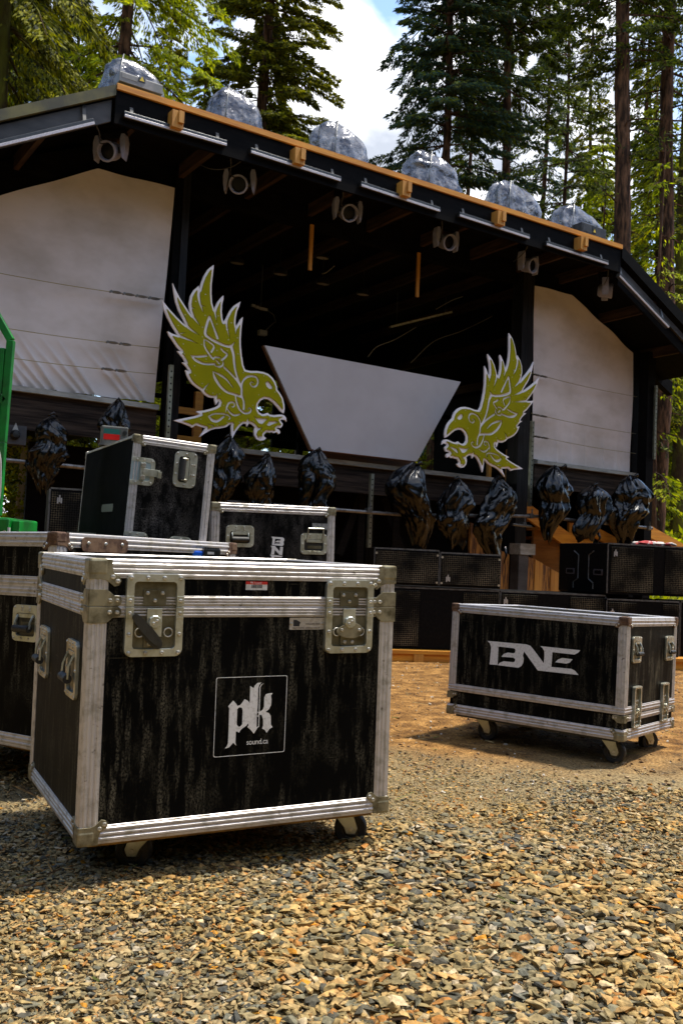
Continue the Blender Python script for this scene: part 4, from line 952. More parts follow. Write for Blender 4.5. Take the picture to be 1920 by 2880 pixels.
for a_, b_ in (((-3.35, 0.9, -.05), (-0.6, .95, 1.95)), ((-0.6, 0.75, -.05), (2.75, .80, 1.9)), ((2.76, 1.6, -.05), (5.38, 1.65, 2.15))): g = G(); g.box(a_, b_); g.build('skirting', m_black, stage)
for (u, v, w_, h_) in ((489, 1222, 78, 17),):
    (x0, z0), (x1, _) = PS(u, v, 1.2), PS(u + w_, v, 1.2); g = G(); g.box((x0, 1.2, z0 - .09), (x1, 1.27, z0)); g.box((x1 - .10, 1.201, z0), (x1, 1.26, z0 + .55)); g.box((x0, 1.202, z0 + .26), (x1 - .1, 1.25, z0 + .34)); g.build('inner_bracing', m_wood, stage)
for (u, v, w_) in ((1374, 1308, 9), (1428, 1288, 11)):
    x, z = PS(u, v, .3); g = G(); g.box((x, .3, z - .45), (x + .05, .35, z + .12)); g.build('inner_bracing', m_woodv, stage)
# sloping braces under the deck
g = G()
for (a, b) in (((1075, 1400), (1130, 1560)), ((950, 1560), (1010, 1395)), ((1300, 1590), (1385, 1500)), ((690, 1500), (760, 1380))):
    g = G(); g.bar(PP(*a, .3), PP(*b, .3), .10, .06, (0, 1, 0)); g.build('under_deck_brace', m_dark, stage)
for u in (1035, 1010, 1108): 
    g = G(); x, _ = PS(u, 1400, .25); g.box((x, .25, 0), (x + .10, .33, 1.9)); g.build('under_deck_post', m_dark, stage)
g = G(); x, z = PS(1452, 1528, -.25); x1, z1 = PS(1493, 1561, -.25); g.box((x, -.32, z1), (x1, -.12, z)); g.build('post_block', m_ledge, stage)
g = G(); g.box((x, -.30, 0), (PS(1476, 1600, -.25)[0], -.15, z1 - .002)); g.build('post_footing', m_grey, stage)
for i, (u0, v0, u1, v1, y) in enumerate(((1473, 1563, 1500, 1700, -.1), (1498, 1573, 1516, 1700, -.115), (1517, 1586, 1541, 1700, -.10), (1543, 1600, 1562, 1700, -.12), (1402, 1548, 1420, 1700, -.1), (1318, 1470, 1342, 1700, .2), (1343, 1530, 1362, 1700, .2))):
    (x0, z0), (x1, _) = PS(u0, v0, y), PS(u1, v1, y); g = G(); g.prism([[(x0, 0), (x1, 0), (x1, z0 - .05), (x0, z0)]], 0, .04, 0, XZat(y)); g.build('slab_cladding', m_woodb if i in (0, 2, 4, 5, 6) else m_woodv, stage)

# tarps closing the wings
m_tarp = mat('beige_tarpaulin', (0.68, 0.63, 0.62), 0.7, 0, (0.50, 0.45, 0.41), scale=1.3, stretch=(1, 1, 1.6), ramp=(0.42, 0.68), detail=4, trl=((0.45, 0.38, 0.30), 0.12))
def tarp(pts, label, folds, seed):
    """pts in (u,v): top edge points left to right then bottom right, bottom left; a cloth sheet with real folds"""
    P = [PS(u, v, 0.0) for u, v in pts]; topl = P[:-2]; br, bl = P[-2], P[-1]
    nx, nz_ = 330, 110; V = np.zeros((nz_, nx, 3)); x0, x1 = topl[0][0], topl[-1][0]
    for i in range(nx):
        s = i / (nx - 1); x = x0 + (x1 - x0) * s; zt = np.interp(x, [p[0] for p in topl], [p[1] for p in topl]); xb = bl[0] + (br[0] - bl[0]) * s; zb = bl[1] + (br[1] - bl[1]) * s
        for j in range(nz_):
            t = j / (nz_ - 1); z = zt + (zb - zt) * t; X = x + (xb - x) * t
            y = 0.03 * noise.noise(Vector((X * .8, z * .8, seed))) + 0.012 * noise.noise(Vector((X * 3, z * .7, seed + 4)))
            for (fx, amp, sl, w_) in folds:      # gathers pulled up from the bottom hem
                dd = (X - fx) - sl * (z - zb); y -= amp * math.exp(-abs(dd / w_) ** 1.2) * max(0, 1 - (z - zb) / 0.55) ** 1.1
            if z > zt - .35: y += 0.012 * math.sin(X * 9 + seed) * (1 - (zt - z) / .35)
            V[j, i] = (X, y, z)
    idx = np.arange(nx * nz_).reshape(nz_, nx); F = np.stack([idx[:-1, :-1], idx[1:, :-1], idx[1:, 1:], idx[:-1, 1:]], -1).reshape(-1, 4)
    o = numpy_mesh('tarpaulin', V.reshape(-1, 3), F, m_tarp, smooth=True); o.matrix_world = MS; tag(o, label, 'tarpaulin'); return o
f1 = [PS(u, 1120, 0)[0] for u in (60, 150, 262, 405)]
folds = []
for fx in f1:
    for k, q in enumerate((0.0, .09, .17)): folds.append((fx - q, .075 - .015 * k, -0.75 - .15 * k, .028))
tarp([(-220, 608), (275.5, 474.5), (490, 530), (436.5, 1132), (-240, 1055)], 'large beige tarpaulin with creased bottom hem closing the left wing', folds, 1.5)
tarp([(1500.6, 803), (1606, 830), (1781.6, 994), (1777, 1332), (1494, 1290)], 'smaller beige tarpaulin with a slanted top corner closing the right wing', [(PS(u, 1310, 0)[0], .03, 0.0, .03) for u in (1560, 1600, 1640, 1690, 1730)], 7.7)
# tensioned wires with turnbuckles
m_wire = mat('brass_wire', (0.32, 0.27, 0.10), 0.4, 0.8); m_tb = mat('galvanised_fitting', (0.16, 0.16, 0.15), 0.4, 0.8)
WG = 'wires across the tarpaulins'
for (a, b, side, label) in (((-120, 745), (459, 841), 1, 'topmost wire across the left tarpaulin, with the longest row of turnbuckles'), ((-120, 900), (450, 979), 1, 'middle wire across the left tarpaulin'), ((-120, 984), (438, 1052), 1, 'lowest wire across the left tarpaulin, just above its creases'),
                     ((1492.6, 1049), (1789.6, 1116), 0, 'topmost wire across the right tarpaulin'), ((1492.6, 1162), (1786.5, 1220), 0, 'middle wire across the right tarpaulin'), ((1495.7, 1223.5), (1786.5, 1275.5), 2, 'lowest wire across the right tarpaulin')):
    p, q = PP(*a, -.10), PP(*b, -.10); r = sthing('tension_wire', p, label, 'wire', WG); O = -p
    g = G(); g.tube([O + p + (q - p) * t + Vector((0, 0, -.02 * math.sin(t * math.pi))) for t in np.linspace(0, 1, 9)], .0035, 6); g.build('wire', m_wire, r, smooth=True)
    L_ = (q - p).length; dr = (q - p).normalized(); st = L_ - .55 if side == 1 else .06
    for k in range(4 if 'longest' in label else 2):
        c_ = dr * (st + k * .135) + Vector((0, 0, -.01)); g = G(); g.tube([c_, c_ + dr * .03, c_ + dr * .08, c_ + dr * .11], [.006, .014, .014, .006], 6); g.cyl(c_ + Vector((0, -.02, 0)), c_ + Vector((0, .02, 0)), .012, n=8); g.build('turnbuckle', m_tb, r)

# screen
g = G(); P = [PS(741, 972.5, -.22), PS(1290.6, 1074.7, -.22), PS(1168, 1298, -.22), PS(872.5, 1264, -.22)]
c0 = P[3]; scr = sthing('screen', (c0[0], -.22, c0[1]), 'blank grey trapezoid board in the middle of the stage front between the two birds', 'screen board')
g.prism([[(x - c0[0], z - c0[1]) for x, z in P][::-1]], 0, .03, 0, XZ); g.build('panel', mat('projection_board', (0.40, 0.385, 0.40), 0.7, 0, (0.36, 0.345, 0.355), scale=1.2, ramp=(.4, .6)), scr)
g = G(); q = [(x - c0[0], z - c0[1]) for x, z in P]
for i in range(4):
    a, b = q[i], q[(i + 1) % 4]; g.bar((a[0], .02, a[1]), (b[0], .02, b[1]), .012, .045, (0, 1, 0))
g.build('edge_strip', mat('brown_edge', (0.12, 0.05, 0.02), 0.6), scr)

# ------------------------------------------------------------------ the two bird signs
OUT = [(657, 108), (648, 200), (632, 330), (629, 450), (637, 550), (662, 635), (672, 600), (700, 540), (735, 495), (768, 463), (769, 505), (752, 570), (748, 650), (754, 720), (766, 772), (790, 745), (812, 700), (842, 640), (890, 582), (964, 534),
       (950, 590), (925, 650), (911, 720), (906, 780), (912, 828), (935, 790), (962, 745), (994, 711), (985, 770), (975, 860), (968, 960), (970, 1060), (980, 1160), (998, 1270), (1020, 1325), (1080, 1338), (1160, 1338), (1230, 1350), (1285, 1372),
       (1332, 1412), (1368, 1465), (1388, 1520), (1390, 1553), (1425, 1598), (1456, 1655), (1473, 1725), (1476, 1785), (1465, 1829), (1428, 1800), (1385, 1748), (1340, 1700), (1290, 1666), (1240, 1657), (1195, 1682), (1166, 1725), (1160, 1780),
       (1178, 1815), (1212, 1838), (1248, 1835), (1280, 1822), (1300, 1842), (1350, 1850), (1400, 1844), (1442, 1843), (1475, 1856), (1495, 1885), (1498, 1927), (1480, 1904), (1452, 1898), (1425, 1908), (1440, 1932), (1456, 1950), (1450, 1975), (1432, 1998), (1400, 1990), (1380, 2002),
       (1412, 2020), (1425, 2040), (1422, 2062), (1402, 2068), (1390, 2045), (1350, 2058), (1330, 2045), (1300, 2052), (1265, 2045), (1236, 2075), (1236, 2098), (1264, 2116), (1235, 2140), (1190, 2146), (1150, 2126), (1125, 2080), (1122, 2030), (1134, 1990), (1100, 1957),
       (1062, 1942), (1042, 1982), (1030, 1950), (1000, 1945), (960, 1975), (920, 2025), (890, 2080), (865, 2126), (860, 2050), (857, 1992), (862, 1955), (838, 1957), (800, 1987), (740, 2002), (680, 2007), (620, 2022), (560, 2056), (492, 2102),
       (530, 2045), (560, 1998), (510, 1985), (450, 1966), (405, 1992), (370, 1972), (300, 1945), (193, 1911), (260, 1895), (340, 1880), (430, 1862), (502, 1838), (455, 1812), (462, 1804), (540, 1795), (620, 1775), (680, 1755), (713, 1733),
       (722, 1700), (712, 1682), (680, 1730), (668, 1690), (662, 1646), (640, 1650), (590, 1638), (540, 1602), (510, 1562), (460, 1530), (410, 1490), (370, 1440), (345, 1385), (328, 1328), (374, 1345), (340, 1290), (288, 1238), (330, 1242),
       (295, 1180), (232, 1106), (280, 1113), (230, 1060), (180, 985), (140, 925), (120, 878), (170, 903), (242, 928), (180, 830), (120, 720), (80, 620), (60, 518), (130, 608), (220, 708), (290, 778), (335, 812), (300, 735), (250, 640), (215, 540),
       (196, 430), (182, 320), (215, 400), (262, 490), (320, 580), (368, 655), (402, 700), (380, 640), (371, 560), (386, 470), (425, 400), (483, 352), (490, 400), (510, 320), (540, 240), (590, 160)]
ST = [  # strokes: (x, y, half width)
    [(600, 712, 16), (572, 800, 17), (552, 905, 18), (600, 955, 17), (700, 1012, 17), (800, 1050, 17), (855, 1050, 16), (893, 1005, 3)], [(603, 712, 14), (630, 780, 12), (660, 860, 14), (696, 958, 17)],
    [(855, 1060, 20), (880, 1150, 17), (888, 1250, 15), (905, 1350, 14), (938, 1450, 14), (972, 1535, 14), (975, 1620, 14), (998, 1700, 13), (998, 1778, 15)],
    [(540, 970, 8), (545, 1050, 12), (585, 1125, 13), (630, 1185, 14)], [(545, 972, 8), (600, 1003, 12), (654, 1055, 13), (625, 1118, 14)], [(735, 1078, 13), (762, 1110, 13), (804, 1145, 13), (785, 1180, 13), (742, 1213, 13)],
    [(385, 1160, 5), (460, 1172, 14), (570, 1162, 13)], [(385, 1158, 5), (445, 1215, 18), (540, 1256, 14), (664, 1258, 13)], [(645, 1205, 10), (665, 1180, 12), (700, 1178, 12), (728, 1185, 8)], [(760, 1235, 11), (755, 1270, 12), (715, 1290, 12), (670, 1278, 9)], [(682, 1215, 12), (716, 1252, 12)],
    [(770, 1295, 13), (850, 1372, 13), (920, 1450, 13), (970, 1535, 12)], [(642, 1345, 6), (665, 1420, 18), (722, 1510, 17), (800, 1580, 16), (900, 1612, 15), (972, 1640, 14)], [(642, 1345, 6), (720, 1382, 14), (800, 1440, 12), (870, 1530, 6)],
    [(972, 1535, 12), (985, 1465, 12), (1030, 1412, 14), (1090, 1396, 13), (1145, 1415, 13), (1162, 1470, 12), (1138, 1515, 11), (1098, 1518, 10), (1075, 1490, 9), (1088, 1465, 8), (1112, 1478, 7)],
    [(792, 1815, 6), (802, 1760, 12), (830, 1708, 13), (878, 1703, 12), (892, 1738, 10), (868, 1756, 9), (850, 1738, 6)], [(810, 1778, 8), (842, 1822, 12), (892, 1850, 13), (962, 1838, 8)], [(903, 1632, 10), (916, 1700, 13), (950, 1782, 14), (1010, 1826, 14), (1068, 1818, 12), (1084, 1785, 10), (1062, 1766, 8), (1048, 1785, 6)],
    [(592, 1865, 8), (650, 1836, 10), (740, 1832, 11), (815, 1850, 10), (842, 1880, 8), (825, 1903, 7)], [(592, 1865, 10), (640, 1910, 20), (700, 1915, 16), (772, 1863, 12)],
    [(480, 400, 18), (476, 470, 18), (492, 560, 13), (515, 620, 9), (530, 668, 2)], [(510, 585, 8), (555, 592, 2)], [(402, 700, 16), (440, 750, 13), (492, 818, 2)], [(400, 610, 9), (432, 615, 2)], [(335, 815, 17), (400, 870, 13), (485, 927, 2)], [(242, 928, 16), (340, 968, 13), (465, 1022, 2)], [(270, 905, 9), (318, 895, 2)],
    [(662, 640, 16), (672, 700, 10), (680, 772, 2)], [(800, 745, 17), (800, 810, 13), (812, 880, 9), (838, 968, 2)], [(800, 860, 8), (832, 850, 2)], [(912, 828, 15), (906, 870, 10), (905, 920, 2)], [(600, 1480, 2), (560, 1520, 9), (530, 1560, 14)], [(690, 1600, 3), (678, 1650, 14), (672, 1700, 14)],
    [(460, 1940, 3), (520, 1972, 10), (560, 1995, 16)], [(640, 1975, 10), (570, 1950, 2)], [(760, 1985, 10), (730, 1965, 2)], [(800, 1895, 2), (850, 1880, 2)], [(1045, 1890, 6), (1040, 1940, 16)], [(1300, 2040, 4), (1400, 2040, 12)], [(1180, 2100, 10), (1230, 2118, 14)]]
PG = [[(1253, 1462), (1285, 1458), (1308, 1490), (1330, 1520), (1328, 1545), (1290, 1547), (1262, 1520), (1250, 1490)], [(1108, 1853), (1150, 1882), (1278, 1892), (1240, 1930), (1215, 1955), (1172, 1945), (1140, 1905)],
      [(1260, 1965), (1290, 1922), (1362, 1915), (1402, 1935), (1360, 1945), (1330, 1958), (1290, 1978)], [(1130, 1990), (1215, 1995), (1200, 2010), (1165, 2030), (1150, 2070), (1135, 2060)]]
CU = 1.0
def poly_sd(P, X, Y):
    """signed distance, + inside"""
    P = np.array(P, float); d = np.full(X.shape, 1e9); ins = np.zeros(X.shape, bool)
    for i in range(len(P)):
        a, b = P[i], P[(i + 1) % len(P)]; ab = b - a
        t = np.clip(((X - a[0]) * ab[0] + (Y - a[1]) * ab[1]) / (ab @ ab), 0, 1)
        d = np.minimum(d, np.hypot(X - a[0] - t * ab[0], Y - a[1] - t * ab[1]))
        c = ((a[1] > Y) != (b[1] > Y)); xi = a[0] + (Y - a[1]) / (b[1] - a[1] if b[1] != a[1] else 1e-9) * ab[0]
        ins ^= c & (X < xi)
    return np.where(ins, d, -d)
def cr_spline(s, n=6):
    s = np.array(s, float)
    if len(s) < 3: return s
    p = np.vstack([2 * s[0] - s[1], s, 2 * s[-1] - s[-2]]); out = []
    for i in range(len(s) - 1):
        a, b, c, d = p[i:i + 4]
        for t in np.linspace(0, 1, n, endpoint=False): out.append(.5 * (2 * b + (c - a) * t + (2 * a - 5 * b + 4 * c - d) * t * t + (3 * b - a - 3 * c + d) * t ** 3))
    return np.array(out + [s[-1]])
def raven_green():
    xs = np.arange(50, 1510, 4.0); ys = np.arange(95, 2155, 4.0); X, Y = np.meshgrid(xs, ys)
    f = poly_sd(OUT, X, Y) - 25
    for s in ST:
        s = cr_spline(s)
        for i in range(len(s) - 1):
            a, b = s[i], s[i + 1]; ab = b[:2] - a[:2]; t = np.clip(((X - a[0]) * ab[0] + (Y - a[1]) * ab[1]) / max(ab @ ab, 1e-6), 0, 1)
            f = np.minimum(f, np.hypot(X - a[0] - t * ab[0], Y - a[1] - t * ab[1]) - (a[2] + (b[2] - a[2]) * t))
    for p in PG: f = np.minimum(f, -poly_sd(p, X, Y))
    # marching squares: polygons of the region f > 0
    vid = {}; V = []; F = []; B = []
    def vert(k, x, y):
        if k not in vid: vid[k] = len(V); V.append((x, y))
        return vid[k]
    ny, nx = f.shape; pos = f > 0
    for j in range(ny - 1):
        for i in range(nx - 1):
            cs = [(i, j), (i + 1, j), (i + 1, j + 1), (i, j + 1)]; pc = [pos[b, a] for a, b in cs]
            if not any(pc): continue
            poly = []; 
            for k in range(4):
                a, b = cs[k], cs[(k + 1) % 4]; fa, fb = f[a[1], a[0]], f[b[1], b[0]]
                if pc[k]: poly.append((vert(('c', a), xs[a[0]], ys[a[1]]), False))
                if pc[k] != pc[(k + 1) % 4]:
                    t = fa / (fa - fb); key = ('e', min(a, b), max(a, b)); poly.append((vert(key, xs[a[0]] + (xs[b[0]] - xs[a[0]]) * t, ys[a[1]] + (ys[b[1]] - ys[a[1]]) * t), True))
            if len(poly) >= 3:
                F.append(tuple(q[0] for q in poly))
                for k in range(len(poly)):
                    if poly[k][1] and poly[(k + 1) % len(poly)][1]: B.append((poly[k][0], poly[(k + 1) % len(poly)][0]))
    return V, F, B
RAV_Y = -0.4
def to_loc(x, y): return PS(440 + .2423 * x, 720 + .2423 * y, RAV_Y)
CT = np.array([to_loc(*p) for p in ((657, 108), (1465, 1828), (195, 1912), (62, 520), (865, 2125), (992, 712), (1020, 1325))]).mean(0)
GV, GF, GB = raven_green()
m_rwhite = mat('sign_white', (0.78, 0.75, 0.78), 0.6, 0, (0.72, 0.69, 0.71), scale=3, spec=.1)
m_rgreen = mat('sign_olive_green', (0.27, 0.26, 0.004), 0.6, 0, (0.23, 0.225, 0.003), scale=2.5, ramp=(.4, .6), spec=.06)
def raven(name, M, mirror, label):
    r = thing(name, M, label, 'bird sign', 'bird signs on the stage front')
    s = -1 if mirror else 1
    loc = lambda p: (s * (to_loc(*p)[0] - CT[0]), to_loc(*p)[1] - CT[1])
    o = [loc(p) for p in OUT]; ar = sum(o[i][0] * o[(i + 1) % len(o)][1] - o[(i + 1) % len(o)][0] * o[i][1] for i in range(len(o)))
    g = G(); g.prism([o if ar > 0 else o[::-1]], 0, .022, 0, XZ); g.build('backing_board', m_rwhite, r)
    g = G(); V2 = [loc(p) for p in GV]; n = len(V2); z1, z0 = -.036, -.0225
    vs = [(a, z1, b) for a, b in V2] + [(a, z0, b) for a, b in V2]
    fs = [f[::1] for f in GF]; fs = [tuple(f) if mirror else tuple(f[::-1]) for f in fs]; fs += [(a, b, b + n, a + n) if mirror else (b, a, a + n, b + n) for a, b in GB]
    g.add(vs, fs); g.build('green_overlay', m_rgreen, r)
    rr = random.Random(5); g = G(); fx = set()
    for (x, y) in ((552, 455), (440, 535), (548, 697), (518, 835), (318, 690), (238, 815), (515, 945), (505, 1033), (296, 1028), (308, 1142), (425, 1282), (430, 1392), (515, 1487), (565, 1558), (638, 1597), (715, 1607), (700, 703), (683, 798), (850, 783), (922, 957), (815, 980), (928, 1143), (805, 1105), (685, 1103), (560, 1205), (990, 1360), (1227, 1397), (1357, 1585), (1168, 1615), (1425, 1700), (1100, 1740), (762, 1740), (595, 1822), (497, 1898), (803, 1935), (690, 1968), (945, 1935), (1107, 1922), (1160, 1853), (1297, 1882), (1395, 1885), (1200, 2035), (1330, 1990)):
        a, b = loc((x, y)); g.cyl((a, -.035, b), (a, -.0385, b), .006, n=6)
    g.build('screw', mat('screw_head', (0.5, 0.5, 0.35), 0.3, 0.7), r)
    return r
raven('bird_sign', MS @ Matrix.Translation((CT[0], RAV_Y, CT[1])), False, 'larger olive green and white bird sign facing right, left of the blank board')
Mr = Matrix.Translation((1.7897, 11.22, 2.7654)) @ Rz(0.5622) @ Matrix.Rotation(0.0208, 4, 'Y')
raven('bird_sign', Mr, True, 'olive green and white bird sign facing left, right of the blank board')

# ------------------------------------------------------------------ fixtures under the eave
m_led = mat('led_lens_strip', (0.50, 0.47, 0.48), 0.35, 0.2, (0.30, 0.27, 0.28), scale=60, stretch=(3, 1, 1))
LB = [((-60, 419), (263, 343), 'LED bar under the left slope of the roof'), ((347, 322), (635, 405), 'LED bar under the level eave, nearest the left corner'), ((702, 424), (955, 505), 'second LED bar along the level eave from the left corner'), ((1011, 518), (1233, 591), 'third LED bar along the level eave, above the bird side of the blank board'),
      ((1287, 603), (1484, 667), 'fourth LED bar along the level eave'), ((1531, 684), (1705, 740), 'LED bar at the right end of the level eave'), ((1737, 773), (1876, 919), 'steep LED bar under the right slope of the roof')]
for (a, b, label) in LB:
    p, q = PP(*a, -1.03), PP(*b, -1.03); r = sthing('led_bar', p, label, 'LED bar', 'LED bars under the eave'); d = q - p; up = Vector((0, 0, 1)); up = (up - d.normalized() * up.dot(d.normalized())).normalized()
    g = G(); g.bar(Vector((0, 0, 0)), d, .06, .05, up); g.build('housing', m_blackp, r, bevel=.004)
    g = G(); off = Vector((0, -.026, -.004)) - up * .006; g.bar(off + d * .004 - up * .008, off + d * .996 - up * .008, .012, .026, up); g.build('lens', m_led, r, bevel=.003)
    g = G()
    for t in (.08, .92): g.bar(d * t, d * t + Vector((0, .06, .20)), .03, .008, (0, 1, 0))
    g.build('bracket', m_blackp, r)
m_mover = mat('grey_fixture_plastic', (0.27, 0.275, 0.36), 0.4, 0, (0.20, 0.205, 0.27), scale=6, spec=.3)
def mover(M, label, tilt=26):
    r = thing('moving_head_light', M, label, 'stage light', 'moving head lights under the eave')
    g = G(); g.bbox((-.14, -.10, .20), (.14, .10, .30), .012); g.cyl((0, 0, .18), (0, 0, .20), .06, n=16); g.bbox((-.150, -.05, .150), (.150, .05, .188), .006); g.build('base', m_black, r)
    g = G()
    for s in (-1, 1):
        g = G(); pl = [(s * .160, .15), (s * .125, .15), (s * .112, .10), (s * .120, .02), (s * .145, -.095), (s * .155, -.10), (s * .172, -.01), (s * .176, .08)]
        pl = pl if s < 0 else pl[::-1]
        ar = sum(pl[i][0] * pl[(i + 1) % 8][1] - pl[(i + 1) % 8][0] * pl[i][1] for i in range(8)); pl = pl if ar > 0 else pl[::-1]
        g.prism([pl], -.045, .045, 0, XZ); g.build('yoke_arm', m_mover, r, bevel=.008)
    T = Matrix.Rotation(rad(90), 4, 'X')     # lathe axis towards -y (the audience)
    g = G(); g.lathe([(0.0001, -.10), (.06, -.10), (.085, -.075), (.092, -.03), (.090, .02), (.096, .055), (.103, .085), (.100, .10), (.086, .103), (.080, .09), (.077, .05)], 28, 0, T); h = g.build('head', m_mover, r, smooth=True, angle=35); h.rotation_euler = (rad(tilt), 0, 0)
    g = G(); g.lathe([(.0775, .055), (.05, .06), (.0001, .062)], 24, 0, T); g.build('lens', mat('dark_glass', (0.002, 0.002, 0.003), 0.35, spec=.15), h, smooth=True)
    g = G(); g.cyl((-.118, 0, 0), (.118, 0, 0), .03, n=12); g.build('pivot', m_blackp, h)
    return r
MV = [((312, 425), 22, 'moving head light at the left corner of the eave, above the left tarpaulin'), ((674, 518), 10, 'second moving head light from the left corner, right of the left post'), ((976, 598), -22, 'third moving head light from the left, above the blank board'), ((1253, 680), -34, 'fourth moving head light from the left, turned a little right'),
      ((1484, 746), -36, 'fifth moving head light from the left, above the right post'), ((1700, 818), -62, 'moving head light at the right end, pointing sideways above the right tarpaulin')]
rr = random.Random(2)
for i, ((u, v), yw, label) in enumerate(MV):
    p = PP(u, v, -.62); mover(MS @ Matrix.Translation(p) @ Rz(rad([-48, -36, -12, -2, 8, 42][i])) @ Matrix.Scale(.95, 4), label, [24, 24, 22, 20, 16, 4][i])

m_cable = mat('black_cable', (0.02, 0.02, 0.02), .5)
cab = [((268, 345), (300, 402), 'cable from the left slope LED bar down to the left corner light'), ((640, 406), (662, 500), 'cable dropping from the first level LED bar to the second light'), ((700, 428), (560, 462), 'cable swagging left under the second LED bar'), ((958, 508), (968, 580), 'cable dropping to the light above the blank board'), ((1236, 594), (1250, 660), 'cable dropping from the third LED bar'), ((1488, 670), (1440, 735), 'cable dropping from the fourth LED bar to the fifth light'), ((1708, 742), (1700, 800), 'cable dropping to the sideways light at the right corner'), ((1740, 775), (1722, 742), 'short cable joining the last two LED bars')]
for a, b, label in cab:
    p, q = PP(*a, -.96), PP(*b, -.66); L_ = (q - p).length; pts = [tuple((q - p) * t + Vector((0.02 * math.sin(t * 7), 0, -.22 * L_ * math.sin(t * math.pi)))) for t in np.linspace(0, 1, 14)]
    g = G(); g.tube(pts, .006, 5); o = g.build('power_cable', m_cable, smooth=True); o.matrix_world = MS @ Matrix.Translation(p); tag(o, label, 'cable', 'power cables under the eave')
# a hanging fixture deep in the stage, behind the left bird's wing tip
p = PP(735, 868, 2.4); r = sthing('hanging_fixture', p, 'small white fixture on a bent arm hanging inside, right of the left bird wing', 'stage light')
wf = mat('white_enamel', (.45, .43, .40), .5)
for x0, x1 in ((-.15, -.09), (-.08, -.03), (-.02, .10)): g = G(); g.box((x0, 0, -.018 - x0 * .15), (x1, .03, .018 - x0 * .15)); g.build('panel', wf, r)
g = G(); g.tube([(.10, 0, -.01), (.2, 0, -.05), (.24, 0, -.14), (.20, 0, -.17), (.08, 0, -.30)], .008, 6); g.build('arm', m_tb, r, smooth=True)
g = G(); g.bbox((-.02, -.03, -.37), (.10, .05, -.30), .006); g.build('lamp_box', wf, r)
g = G(); g.cyl((0, .02, .02), (0, .02, 1.3), .008, n=6); g.build('hanger', m_tb, r)
# ------------------------------------------------------------------ wrapped fixtures
m_bag = mat('black_bin_bag', (0.0008, 0.0008, 0.001), 0.24, 0, None, bump=0.5, bscale=40, bstretch=(1, 1, .5), bdist=0.004, detail=4, spec=0.40)
def ridged(p): return 1 - abs(noise.noise(p)) * 2
def crumple(q, dirs):
    """sum of warped triangle waves: flat facets meeting in sharp creases"""
    h = 0
    wx = noise.noise_vector(q * 1.1) * .55
    for d, f, a, p in dirs:
        x = (q + wx).dot(d) * f + p; x = x - math.floor(x); h += a * (abs(x * 2 - 1) - .5)
    return h
def bag(c, w_, h_, seed, label, lean=0.0):
    """crumpled bag hung over a fixture: c = centre of the top (stage local)"""
    rs = random.Random(seed); nt_, nh = 120, 110; V = []; ph = rs.random() * 6; sx = w_ / 2
    dirs = []
    for f, a, n in ((.9, .17, 3), (1.7, .085, 4), (3.2, .034, 4), (6, .009, 4)):
        for _ in range(n):
            d = Vector((rs.gauss(0, 1), rs.gauss(0, 1), rs.gauss(0, .55))).normalized(); dirs.append((d, f * rs.uniform(.75, 1.3), a * rs.uniform(.6, 1.3), rs.random()))
    rs_k = rs.random(); shoulder = rs.uniform(.22, .45); waist = rs.uniform(.40, .62); wa = rs.uniform(.05, .30); tail = rs.uniform(.12, .55)
    for j in range(nh):
        t = j / (nh - 1)
        pr = math.sin(min(t / shoulder, 1) * math.pi / 2) ** (.6 + .5 * rs_k) * (1 if t < .55 else 1 - (1 - tail) * ((t - .55) / .45) ** 1.2)
        pr *= 1 - wa * math.exp(-((t - waist) / .09) ** 2)
        pr = max(pr, .10)
        ox = lean * t * h_ * .5 + .42 * w_ * noise.noise(Vector((t * 2.0, seed, 1))); 
        for i in range(nt_):
            a = 2 * math.pi * i / nt_; cx, sy = math.cos(a), math.sin(a)
            q = Vector((cx * 1.1, sy * 1.1, t * h_ / w_ * 1.6)) + Vector((seed, seed * 2, 0))
            kk_ = .92 + crumple(q, dirs) * (.75 + .5 * t) + .10 * math.sin(2 * a + ph + t * 2)
            z = -t * h_ + (.02 * h_ * noise.noise(q * 2)) - (.16 * h_ * max(0, t - .8) / .2 * (noise.noise(Vector((cx * 1.6, sy * 1.6, seed))) + .1))
            V.append((cx * sx * pr * kk_ + ox, sy * sx * pr * kk_ * .8, z))
    F = [(j * nt_ + i, (j + 1) * nt_ + i, (j + 1) * nt_ + (i + 1) % nt_, j * nt_ + (i + 1) % nt_) for j in range(nh - 1) for i in range(nt_)]
    g = G(); g.add(V, F); g.f.append(tuple(range(nt_))); g.m.append(0); g.f.append(tuple((nh - 1) * nt_ + i for i in range(nt_ - 1, -1, -1))); g.m.append(0)
    T = MS @ Matrix.Translation(Vector(c)); root = thing('wrapped_light', T, label, 'wrapped stage light', 'stage lights wrapped in black bags')
    g.build('bag', m_bag, root, smooth=True, angle=38)
    g = G(); k = rs.uniform(-.2, .2); g.tube([(sx * (k - .22), -sx * .25, -.03), (sx * k, -sx * .3, .004), (sx * (k + .25), -sx * .12, -.02)], [sx * .04, sx * .08, sx * .03], 7); g.build('tie', m_bag, root, smooth=True)
    if rs.random() < .7:
        g = G(); x0 = rs.choice((-1, 1)) * sx * .55; g.tube([(x0, -.02, -h_ * .9), (x0 * 1.15, -.04, -h_ * 1.0), (x0 * .9, -.03, -h_ * 1.12)], [.025, .016, .004], 6); g.build('loose_tail', m_bag, root, smooth=True)
